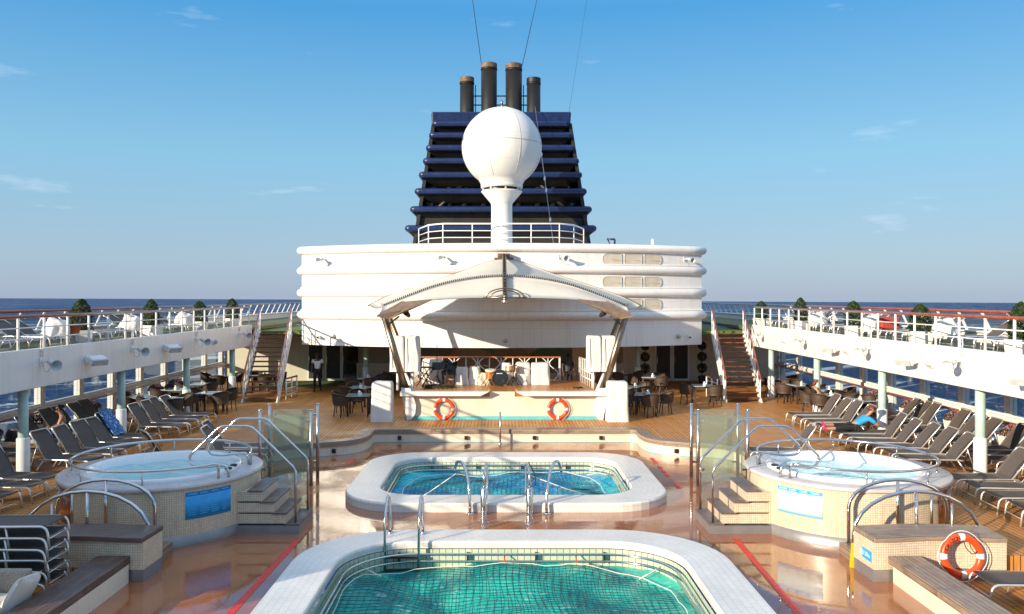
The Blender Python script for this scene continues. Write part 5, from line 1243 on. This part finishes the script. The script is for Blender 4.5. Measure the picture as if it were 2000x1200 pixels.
def make_bush(seed, rb, hb):
    t = thing('topiary_bush', '', 'potted bush', (0, 0, 0))
    MB().hexa([(-0.25, -0.25, 0), (0.25, -0.25, 0), (0.25, 0.25, 0), (-0.25, 0.25, 0), (-0.28, -0.28, 0.44), (0.28, -0.28, 0.44), (0.28, 0.28, 0.44), (-0.28, 0.28, 0.44)]).build('planter_box', M['pot'], t, bev=0.012)
    MB().box(-0.25, 0.25, -0.25, 0.25, 0.44, 0.445).build('soil', M['soil'], t)
    MB().tube([(0, 0, 0.44), (0.01, 0.01, 1.1)], [0.03, 0.012], 7).build('trunk', M['stem'], t)
    leaves(2400, cone_fn(rb, hb, 0.40), 0.030, seed).build('crown', M['leaf'], t)
    return t
BU = [Kind(make_bush(3, 0.30, 0.92)), Kind(make_bush(8, 0.27, 0.96)), Kind(make_bush(15, 0.31, 0.86))]
for i, (s, y) in enumerate(((-1, 23.1), (-1, 27.7), (-1, 32.1), (-1, 36.0), (1, 18.7), (1, 23.2), (1, 27.6), (1, 32.5), (1, 37.4))):
    k = i if s < 0 else i-4
    BU[i % 3].put((s*11.85, y, UP), R(rnd.uniform(0, 90)), 'cone shaped bush in a white box on the %s sun deck, %s from the front' % (SIDE[s], ORD[k]), 'potted bushes on the sun decks', (1, 1, rnd.uniform(0.92, 1.0)))
tag(MB().lathe([(0.11, 0), (0.15, 0.24), (0.165, 0.24), (0.165, 0.28), (0.14, 0.28), (0.0001, 0.25)], (-11.75, 22.55, UP+0.35), 16).build('terracotta_pot', M['terracotta']), 'small terracotta pot held beside the front left planter box', 'pot')
def make_flowers(seed):
    t = thing('flower_planter', '', 'planter', (0, 0, 0))
    MB().hexa([(-0.17, -0.17, 0), (0.17, -0.17, 0), (0.17, 0.17, 0), (-0.17, 0.17, 0), (-0.24, -0.24, 0.56), (0.24, -0.24, 0.56), (0.24, 0.24, 0.56), (-0.24, 0.24, 0.56)]).build('planter_box', M['pot'], t, bev=0.01)
    def f(r):
        a = r.uniform(0, 6.28); e = math.acos(r.uniform(0.05, 1)); q = 0.33*r.uniform(0.7, 1.05); return (q*math.sin(e)*math.cos(a), q*math.sin(e)*math.sin(a), 0.55+0.27*math.cos(e)*r.uniform(0.8, 1.1)), (math.sin(e)*math.cos(a), math.sin(e)*math.sin(a), math.cos(e))
    leaves(420, f, 0.034, seed).build('foliage', M['leaf'], t); leaves(420, f, 0.030, seed+1).build('blossom', M['petal'], t)
    return t
FL = Kind(make_flowers(5))
for s, ys in ((-1, (17.6, 20.0, 22.0, 24.2, 27.4, 32.6, 34.6)), (1, (16.9, 19.4, 22.1, 24.85, 27.6, 30.2))):
    for k, y in enumerate(ys): FL.put((s*13.75, y, 0), R(rnd.uniform(0, 20)), 'white planter of pink flowers under the %s windows, %s from the front' % (SIDE[s], ORD[k]), 'flower planters')
def make_balls():
    t = thing('ball_topiary', '', 'potted tree', (0, 0, 0))
    MB().lathe([(0.16, 0), (0.21, 0.36), (0.0001, 0.34)], seg=18).build('pot', M['dark'], t)
    MB().tube([(0, 0, 0.3), (0, 0, 1.95)], 0.022, 7).build('trunk', M['stem'], t)
    def sp(z, q):
        def f(r):
            v = Vector((r.gauss(0, 1), r.gauss(0, 1), r.gauss(0, 1))).normalized(); return tuple(Vector((0, 0, z))+v*q*r.uniform(0.75, 1.05)), v
        return f
    for i, (z, q) in enumerate(((0.75, 0.25), (1.32, 0.23), (1.85, 0.20))): leaves(650, sp(z, q), 0.036, 30+i).build('leaf_ball', M['leaf2'], t)
    return t
BT = Kind(make_balls())
for x, y, l in ((-7.45, 40.6, 'topiary of three leaf balls near the man in the white shirt'), (7.1, 40.6, 'topiary of three leaf balls beside the doors right of the stage'), (10.0, 40.9, 'topiary of three leaf balls behind the right staircase')):
    BT.put((x, y, 0), 0, l, 'three ball topiaries')
# white wrapped bundles on the sun decks
for k, (x, y, l) in enumerate(((-12.0, 22.0, 'white wrapped bundle on the left sun deck near the first bush'), (-12.1, 26.7, 'white wrapped bundle just before the second left bush'), (-12.1, 31.1, 'white wrapped bundle just before the third left bush'), (12.1, 22.3, 'white wrapped bundle beyond the second right bush'), (12.1, 26.6, 'white wrapped bundle beyond the third right bush'), (12.1, 31.3, 'white wrapped bundle beyond the fourth right bush'))):
    t = thing('wrapped_bundle', l, 'wrapped bundle', (x, y, UP), group='white wrapped bundles')
    c = cover('cover', '', x-0.32, x+0.32, y-0.27, y+0.27, UP+0.34, UP+0.76, 60+k, 0.72, 0.05, 0.25); del c['label']; del c['category']; c.parent = t; c.location = Vector(c.location)-wloc(t)
    c.rotation_euler = (0, R(14 if x < 0 else -14), 0)
    for a, b in ((-0.3, -0.2), (0.3, -0.2), (0.3, 0.2), (-0.3, 0.2)): MB().tube([(x+a*0.8, y+b, UP+0.4), (x+a, y+b, UP)], 0.018, 6).build('leg', M['alu'], t)
tag(MB().box(11.9, 12.5, 25.68, 25.9, UP+0.36, UP+0.75).build('red_towel', plain('red_towel', (0.36, 0.05, 0.03), 0.9), bev=0.05), 'folded red towel on a right sun deck lounger', 'towel')
# ================================================================ fittings on the fascias and on the deckhouse front
def make_horn():
    t = thing('horn_loudspeaker', '', 'loudspeaker', (0, 0, 0))      # local: wall at x=0, speaker points +x and -y
    Q = Matrix.Rotation(R(-38), 4, 'Z') @ Matrix.Rotation(R(100), 4, 'Y')
    MB().lathe([(0.0001, -0.02), (0.055, -0.02), (0.06, 0.10), (0.045, 0.12), (0.05, 0.18), (0.075, 0.28), (0.125, 0.40), (0.135, 0.405), (0.12, 0.40), (0.07, 0.28), (0.0001, 0.2)], (0.20, 0, 0), 20, M=Q).build('horn', M['horn'], t)
    MB().box(0, 0.02, -0.07, 0.07, -0.09, 0.09).build('wall_plate', M['white_rail'], t)
    MB().tube(fillet([(0.02, 0, 0), (0.12, 0, 0.02), (0.22, -0.02, 0.0)], 0.04), 0.022, 6).build('arm', M['white_rail'], t)
    MB().tube(fillet([(0.03, 0.03, -0.03), (0.10, 0.0, -0.25), (0.26, -0.1, -0.22), (0.30, -0.12, -0.06)], 0.08), 0.007, 5).build('cable', M['grey_metal'], t)
    return t
def make_flood():
    t = thing('flood_lamp', '', 'lamp', (0, 0, 0))
    Q = Matrix.Rotation(R(-30), 4, 'Z') @ Matrix.Rotation(R(18), 4, 'Y')
    MB().prism([(0.0, -0.27), (0.18, -0.22), (0.30, -0.26), (0.30, 0.26), (0.18, 0.22), (0.0, 0.27)], -0.09, 0.11, M=Matrix.Translation((0.13, 0, 0)) @ Q).build('housing', M['white_rail'], t, bev=0.03)
    MB().obox((0.41, -0.16, -0.10), (0.02, 0.42, 0.15), m=Q).build('lens', M['lens'], t)
    MB().box(0, 0.03, -0.13, 0.13, -0.08, 0.10).build('wall_plate', M['white_rail'], t)
    MB().tube(fillet([(0.02, 0.10, 0), (0.16, 0.14, 0.02), (0.22, 0.08, 0.12)], 0.05), 0.02, 6).build('yoke', M['white_rail'], t)
    return t
def make_dome():
    t = thing('bulkhead_lamp', '', 'lamp', (0, 0, 0))
    Q = Matrix.Rotation(R(90), 4, 'Y')
    MB().lathe([(0.12, 0), (0.12, 0.05), (0.10, 0.06)], seg=20, M=Q).build('base', M['white_rail'], t); MB().lathe([(0.10, 0.05), (0.09, 0.12), (0.05, 0.16), (0.0001, 0.17)], seg=20, M=Q).build('lens', M['lens'], t)
    return t
M['horn'] = plain('pale_horn_paint', (0.52, 0.56, 0.58), 0.4, var=0.08)
HN, FD, DM = Kind(make_horn()), Kind(make_flood()), Kind(make_dome())
for s in (-1, 1):
    hy = (14.5, 19.9, 24.8, 30.0, 34.9); fy = (17.2, 22.2, 27.3); dy = (28.3, 31.8) if s < 0 else (21.3, 26.5, 32.3)
    for kind, ys, z, nm_ in ((HN, hy, 2.72, 'horn loudspeaker'), (FD, fy, 2.62, 'boxy white flood lamp'), (DM, dy, 2.56, 'small round bulkhead lamp')):
        for k, y in enumerate(ys):
            o = kind.put((s*11.195, y, z), 0, '%s on the %s fascia, %s from the front' % (nm_, SIDE[s], ORD[k]), nm_+'s on the fascias', (1, 1, 1) if s < 0 else (-1, 1, 1))
    for k, y in enumerate(hy):
        cd_ = thing('conduit', 'short white ladder bracket over the %s horn loudspeaker of the %s fascia' % (ORD[k], SIDE[s]), 'bracket', (s*11.17, y, 2.8), group='fascia conduits')
        for d in (-0.045, 0.045): MB().tube([(s*11.17, y+d, 2.84), (s*11.17, y+d, 3.32)], 0.011, 5).build('stile', M['white_rail'], cd_)
        for q in range(4): MB().tube([(s*11.17, y-0.045, 2.90+0.1*q), (s*11.17, y+0.045, 2.90+0.1*q)], 0.009, 5).build('rung', M['white_rail'], cd_)
for px, l in ((-8.05, 'leftmost horn loudspeaker near the top of the curved deckhouse wall'), (-2.5, 'horn loudspeaker left of the canopy peak on the deckhouse wall'), (2.45, 'horn loudspeaker right of the canopy peak on the deckhouse wall'), (8.2, 'rightmost horn loudspeaker near the top of the curved deckhouse wall')):
    HN.put((px, Yf(px)-0.005, 5.98), R(-90+(20 if px < 0 else 55)), l, 'horn loudspeakers on the deckhouse')
for px, z, l in ((-7.5, 2.55, 'round lamp low on the left of the deckhouse front'), (0.15, 2.45, 'round lamp low on the middle of the deckhouse front'), (7.9, 2.55, 'round lamp low on the right of the deckhouse front')):
    DM.put((px, Yf(px)-0.005, z), R(-90), l, 'round lamps on the deckhouse front')
for px, l in ((-8.2, 'small camera on a bracket low on the left of the deckhouse front'), (8.4, 'small camera on a bracket low on the right of the deckhouse front')):
    t = thing('security_camera', l, 'camera', (px, Yf(px), 2.5), group='deckhouse cameras'); y = Yf(px)
    MB().tube([(px, y, 2.42), (px, y-0.2, 2.42), (px, y-0.2, 2.5)], 0.02, 6).build('arm', M['white_rail'], t); MB().tube([(px, y-0.08, 2.53), (px, y-0.38, 2.49)], 0.05, 10).build('body', M['white_rail'], t); MB().tube([(px, y-0.37, 2.491), (px, y-0.40, 2.487)], 0.045, 10).build('lens', M['black'], t)
# ================================================================ sofa corner
sf = thing('wicker_sofa', 'grey wicker sofa with pale seat cushions in the bottom left corner', 'sofa', (-7.5, 11.2, WET))
F0 = WET+0.014
MB().box(-8.6, -6.82, 11.80, 11.92, F0, 0.36).build('end_panel', M['wickergrey'], sf, bev=0.03)
MB().box(-8.6, -6.86, 9.9, 11.80, F0, -0.12).build('base', M['wickergrey'], sf, bev=0.02)
MB().box(-8.6, -8.45, 9.9, 11.80, -0.12, 0.36).build('back_panel', M['wickergrey'], sf, bev=0.03)
for y0, y1 in ((11.08, 11.78), (10.36, 11.06)): MB().box(-8.4, -6.92, y0, y1, -0.12, 0.06).build('seat_cushion', M['cushion'], sf, bev=0.06)
def pillow(lab, loc, rot, size=0.46):
    m = MB(); g = 12
    def P(sx, i, j):
        u, v = 2*i/g-1, 2*j/g-1; h = 0.10*((1-u**4)*(1-v**4))**0.6; k = 1-0.06*(1-abs(u))*(abs(v))-0.0; return Vector((u*size/2*(1-0.07*(1-v*v)*abs(u)), v*size/2*(1-0.07*(1-u*u)*abs(v)), sx*h))
    E = Matrix.Translation(loc) @ rot
    for sx in (1, -1): m.grid([[tuple(E @ P(sx, i, j)) for j in range(g+1)] for i in (range(g+1) if sx > 0 else range(g, -1, -1))])
    return tag(m.build('scatter_cushion', M['cushion'], loc=loc), lab, 'cushion', 'pale scatter cushions')
pillow('pale square cushion leaning between the sofa and the left plank bench', (-6.80, 11.55, 0.10), Matrix.Rotation(R(-62), 4, 'Y') @ Matrix.Rotation(R(10), 4, 'Z'), 0.62)
pillow('pale cushion standing on the front of the wicker sofa', (-6.98, 11.0, 0.22), Matrix.Rotation(R(-12), 4, 'Z') @ Matrix.Rotation(R(74), 4, 'Y'), 0.44)
pillow('pale cushion on the sofa at the left picture edge', (-7.45, 11.5, 0.22), Matrix.Rotation(R(20), 4, 'Z') @ Matrix.Rotation(R(-50), 4, 'Y'), 0.44)
# towels and bag
rows = [[tuple(Vector((-11.00+0.05, 23.4, 0.36))+Vector((-0.44, 0, 0.66))*(i/9*1.05)+Vector((0.06+0.02*math.sin(3*i+j), -0.33+0.66*j/8, 0.03+0.015*math.sin(2*j+i)))) for j in range(9)] for i in range(10)]
tag(MB().slab(rows[::-1], 0.03).build('beach_towel', M['towel']), 'blue patterned beach towel spread over a lounger back by the left columns', 'towel')
tag(cover('beach_bag', 'x', -13.55, -12.95, 22.2, 22.75, 0.36, 0.72, 71, 0.8, 0.04, 0.2, mat='bag'), 'large charcoal beach bag lying on a lounger behind the front left column', 'bag')
# ================================================================ people
def skin_mesh(name, verts, edges, rad, mat, parent, sub=2, root=0):
    me = bpy.data.meshes.new(name); me.from_pydata([tuple(v) for v in verts], edges, []); o = bpy.data.objects.new(name, me); COL.objects.link(o); o.parent = parent
    me.materials.append(mat)
    sk = o.modifiers.new('skin', 'SKIN'); sk.branch_smoothing = 0.6; sk.use_smooth_shade = True
    if not me.skin_vertices: me.skin_vertices.new(name='')
    for i, r in enumerate(rad):
        me.skin_vertices[0].data[i].radius = r if isinstance(r, tuple) else (r, r)
    me.skin_vertices[0].data[root].use_root = True
    sb = o.modifiers.new('sub', 'SUBSURF'); sb.levels = sub; sb.render_levels = sub
    dg = bpy.context.evaluated_depsgraph_get(); m2 = bpy.data.meshes.new_from_object(o.evaluated_get(dg)); m2.name = name
    o.modifiers.clear(); o.data = m2
    if not m2.materials: m2.materials.append(mat)
    m2.polygons.foreach_set('use_smooth', [True]*len(m2.polygons))
    return o
def lerp(a, b, t): return Vector(a)*(1-t)+Vector(b)*t
def person(label, loc, rz, J, skinm, hairm, top, bottom, sleeves=0.5, trousers=0.95, shoes=None, hair='short', cloth_r=1.0, look=(0, -1, 0)):
    """J: joint positions in metres, local, facing -y"""
    p = thing('person', label, 'person', loc, rz)
    V, E, Q = [], [], []
    def add(co, r, par=None):
        V.append(Vector(co)); Q.append(r)
        if par is not None: E.append((par, len(V)-1))
        return len(V)-1
    pel = add(J['pelvis'], (0.135, 0.10)); sp = add(J['spine'], (0.12, 0.09), pel); ch = add(J['chest'], (0.14, 0.10), sp); nk = add(J['neck'], 0.052, ch)
    hd = Vector(J['head']); up = (hd-Vector(J['neck'])).normalized(); lk = Vector(look).normalized()
    h0 = add(hd-up*0.075+lk*0.005, 0.058, nk); h1 = add(hd+lk*0.008, (0.074, 0.088), h0); h2 = add(hd+up*0.075-lk*0.01, 0.066, h1); h3 = add(hd+up*0.11-lk*0.01, 0.035, h2)
    add(hd+lk*0.105-up*0.012, 0.012, h1)                                      # nose
    for sd in ('l', 'r'):
        s_ = add(J['sho_'+sd], 0.056, ch); e_ = add(J['elb_'+sd], 0.040, s_); w_ = add(J['wri_'+sd], 0.027, e_)
        d = (Vector(J['wri_'+sd])-Vector(J['elb_'+sd])).normalized(); sdv = d.orthogonal().normalized()
        sdv = (Vector((0, 1, 0))-d*d.y).normalized() if abs(d.y) < 0.9 else (Vector((1, 0, 0))-d*d.x).normalized()
        nrm = d.cross(sdv); wp = Vector(J['wri_'+sd]); pm = add(wp+d*0.075, (0.030, 0.020), w_)
        for k, (o_, l_) in enumerate(((-0.030, 0.060), (-0.010, 0.072), (0.010, 0.068), (0.028, 0.052))):
            b_ = add(wp+d*0.10+sdv*o_, 0.0095, pm); c_ = add(wp+d*(0.10+l_*0.55)+sdv*o_*1.1+nrm*0.008, 0.0085, b_); add(wp+d*(0.10+l_*0.95)+sdv*o_*1.1+nrm*0.026, 0.007, c_)
        tb_ = add(wp+d*0.045-sdv*0.042, 0.011, pm); add(wp+d*0.085-sdv*0.062+nrm*0.01, 0.008, tb_)
        hp = add(J['hip_'+sd], 0.088, pel); kn = add(J['kne_'+sd], 0.058, hp); an = add(J['ank_'+sd], 0.040, kn); add(J['toe_'+sd], 0.032, an)
    skin_mesh('body', V, E, Q, skinm, p)
    # clothes: their own surfaces just outside the body
    k = 1.12*cloth_r
    V, E, Q = [], [], []
    pel = add(lerp(J['pelvis'], J['spine'], 0.1), (0.155*k, 0.118*k)); sp = add(J['spine'], (0.142*k, 0.11*k), pel); ch = add(lerp(J['chest'], J['spine'], 0.05 if sleeves >= 0 else 0.25), (0.158*k, 0.12*k), sp); (add(lerp(J['chest'], J['neck'], 0.55), (0.085, 0.075), ch) if sleeves >= 0 else None)
    for sd in ('l', 'r'):
        if sleeves < 0: continue
        s_ = add(J['sho_'+sd], 0.070*k, ch)
        if sleeves > 0: add(lerp(J['sho_'+sd], J['elb_'+sd], sleeves), 0.062*k, s_)
    skin_mesh('top', V, E, Q, top, p)
    V, E, Q = [], [], []
    pel = add(J['pelvis'], (0.152, 0.118))
    for sd in ('l', 'r'):
        hp = add(J['hip_'+sd], 0.100, pel); kn = add(J['kne_'+sd], 0.072, hp)
        if trousers > 0: add(lerp(J['kne_'+sd], J['ank_'+sd], trousers), 0.062, kn)
    skin_mesh('trousers', V, E, Q, bottom, p)
    if shoes:
        for sd in ('l', 'r'):
            a, t = Vector(J['ank_'+sd]), Vector(J['toe_'+sd]); skin_mesh('shoe', [a-(t-a)*0.25-Vector((0, 0, 0.03)), lerp(a, t, 0.5)-Vector((0, 0, 0.02)), t], [(0, 1), (1, 2)], [0.046, 0.046, 0.040], shoes, p)
    rt = lk.cross(up).normalized(); B = Matrix(((rt.x, -lk.x, up.x, 0), (rt.y, -lk.y, up.y, 0), (rt.z, -lk.z, up.z, 0), (0, 0, 0, 1)))
    o = Vector(loc)
    def loc2(v): return o+(Matrix.Rotation(rz, 3, 'Z') @ Vector(v)) if False else o+Vector(v)
    hc = loc2(hd+up*0.035-lk*0.022)
    m = MB().ball(hc, (0.088, 0.100, 0.094), 16, 10, M=B)
    if hair == 'bun': m.ball(loc2(hd+up*0.03-lk*0.125), 0.048, 12, 8)
    if hair == 'long': m.ball(loc2(hd-up*0.05-lk*0.06), (0.09, 0.06, 0.13), 14, 8, M=B)
    m.build('hair', hairm, p)
    for q in (-1, 1):
        MB().ball(loc2(hd+lk*0.085+rt*0.032*q+up*0.012), 0.0105, 8, 6).build('eye', M['black'], p); MB().ball(loc2(hd+rt*0.080*q-lk*0.005), (0.012, 0.022, 0.032), 8, 6, M=B).build('ear', skinm, p)
    MB().ball(loc2(hd+lk*0.086-up*0.055), (0.024, 0.008, 0.008), 8, 6, M=B).build('mouth', M['hatchwood'], p)
    return p
def V3(*a): return Vector(a)
walk = dict(pelvis=V3(0, 0, 0.97), spine=V3(0, 0.01, 1.14), chest=V3(0, 0.0, 1.33), neck=V3(0, -0.01, 1.50), head=V3(0, -0.035, 1.645),
    sho_l=V3(-0.19, 0, 1.44), elb_l=V3(-0.25, 0.05, 1.17), wri_l=V3(-0.25, -0.05, 0.94), sho_r=V3(0.19, 0, 1.44), elb_r=V3(0.25, 0.03, 1.17), wri_r=V3(0.25, -0.10, 0.95),
    hip_l=V3(-0.095, 0, 0.92), kne_l=V3(-0.10, -0.10, 0.52), ank_l=V3(-0.10, -0.14, 0.09), toe_l=V3(-0.11, -0.30, 0.035), hip_r=V3(0.095, 0, 0.92), kne_r=V3(0.10, -0.01, 0.50), ank_r=V3(0.10, 0.17, 0.12), toe_r=V3(0.11, 0.02, 0.035))
person('man in a white short sleeved shirt and black trousers walking out of the shade', (-8.37, 37.2, 0), 0, walk, M['skin_dark'], M['hair'], M['shirt'], M['trousers'], 0.62, 0.95, M['black'])
stand = dict(walk); stand.update(kne_l=V3(-0.10, -0.02, 0.5), ank_l=V3(-0.10, 0.02, 0.09), toe_l=V3(-0.11, -0.14, 0.035), kne_r=V3(0.10, -0.02, 0.5), ank_r=V3(0.10, 0.02, 0.09), toe_r=V3(0.11, -0.14, 0.035))
person('dark clothed person standing in the shade behind the right end of the stage', (2.95, 36.4, 0), R(15), stand, M['skin_dark'], M['hair'], M['bag'], M['trousers'], 0.9, 0.95, M['black'])
def sit(h, lx, arms):
    d = dict(pelvis=V3(0, 0.02, h+0.11), spine=V3(0, 0.02, h+0.28), chest=V3(0, -0.01, h+0.46), neck=V3(0, -0.04, h+0.62), head=V3(0, -0.10, h+0.76),
        sho_l=V3(-0.17, -0.02, h+0.56), sho_r=V3(0.17, -0.02, h+0.56), hip_l=V3(-0.09, -0.02, h+0.10), hip_r=V3(0.09, -0.02, h+0.10))
    d.update(lx); d.update(arms); return d
h = 0.36
J = sit(h, dict(kne_l=V3(-0.11, -0.42, h+0.20), kne_r=V3(0.10, -0.43, h+0.14), ank_l=V3(-0.10, -0.80, h+0.07), ank_r=V3(0.08, -0.82, h+0.06), toe_l=V3(-0.10, -0.93, h+0.14), toe_r=V3(0.08, -0.95, h+0.13)),
    dict(elb_l=V3(-0.22, -0.12, h+0.31), wri_l=V3(-0.10, -0.30, h+0.25), elb_r=V3(0.22, -0.12, h+0.31), wri_r=V3(0.10, -0.30, h+0.25)))
wl = person('dark haired woman in a black strap top sitting on a left lounger looking down', (-12.4, 23.15, 0), R(-62), J, M['skin'], M['hair'], M['trousers'], M['towel'], -1, 0.9, None, 'bun', 0.95, look=(0, -1, -0.55))
h = 0.45
J = sit(h, dict(kne_l=V3(-0.11, -0.42, h+0.08), kne_r=V3(0.11, -0.42, h+0.08), ank_l=V3(-0.11, -0.44, 0.09), ank_r=V3(0.12, -0.42, 0.09), toe_l=V3(-0.12, -0.60, 0.035), toe_r=V3(0.13, -0.58, 0.035)),
    dict(elb_l=V3(-0.23, -0.16, h+0.33), wri_l=V3(-0.10, -0.36, h+0.33), elb_r=V3(0.23, -0.16, h+0.33), wri_r=V3(0.10, -0.36, h+0.33)))
person('auburn haired woman in a black sleeveless top seated at a right side table', (11.32, 29.72, 0), R(85), J, M['skin'], M['hairbrown'], M['trousers'], M['trousers'], 0, 0.9, M['black'], 'long', 0.95, look=(0.1, -1, -0.35))
# reclining: local +x is toward the lounger's head, the figure looks back along it
J = dict(pelvis=V3(0, 0, 0.50), spine=V3(0.16, 0.0, 0.60), chest=V3(0.33, -0.01, 0.72), neck=V3(0.47, -0.02, 0.85), head=V3(0.55, -0.04, 0.98),
    sho_l=V3(0.42, -0.17, 0.74), elb_l=V3(0.60, -0.22, 0.56), wri_l=V3(0.78, -0.16, 0.50), sho_r=V3(0.40, 0.17, 0.78), elb_r=V3(0.55, 0.20, 0.56), wri_r=V3(0.75, 0.14, 0.50),
    hip_l=V3(-0.06, -0.09, 0.47), kne_l=V3(-0.46, -0.12, 0.46), ank_l=V3(-0.86, -0.08, 0.44), toe_l=V3(-0.98, -0.08, 0.52), hip_r=V3(-0.06, 0.09, 0.49), kne_r=V3(-0.45, 0.08, 0.52), ank_r=V3(-0.84, 0.02, 0.54), toe_r=V3(-0.98, 0.02, 0.62))
pr = person('woman in a bright blue top and black leggings lying propped up on a right lounger', (10.35, 24.1, 0), R(4), J, M['skin'], M['hairbrown'], M['bluetop'], M['trousers'], 0.8, 0.45, M['pink'], 'bun', 1.0, look=(1, -0.35, -0.25))
tag(MB().obox((-12.68, 23.0, 0.655), (0.10, 0.16, 0.012), m=Matrix.Rotation(R(-25), 4, 'Y')).build('phone', M['black'], bev=0.004), 'black phone held by the woman sitting at the left', 'phone')
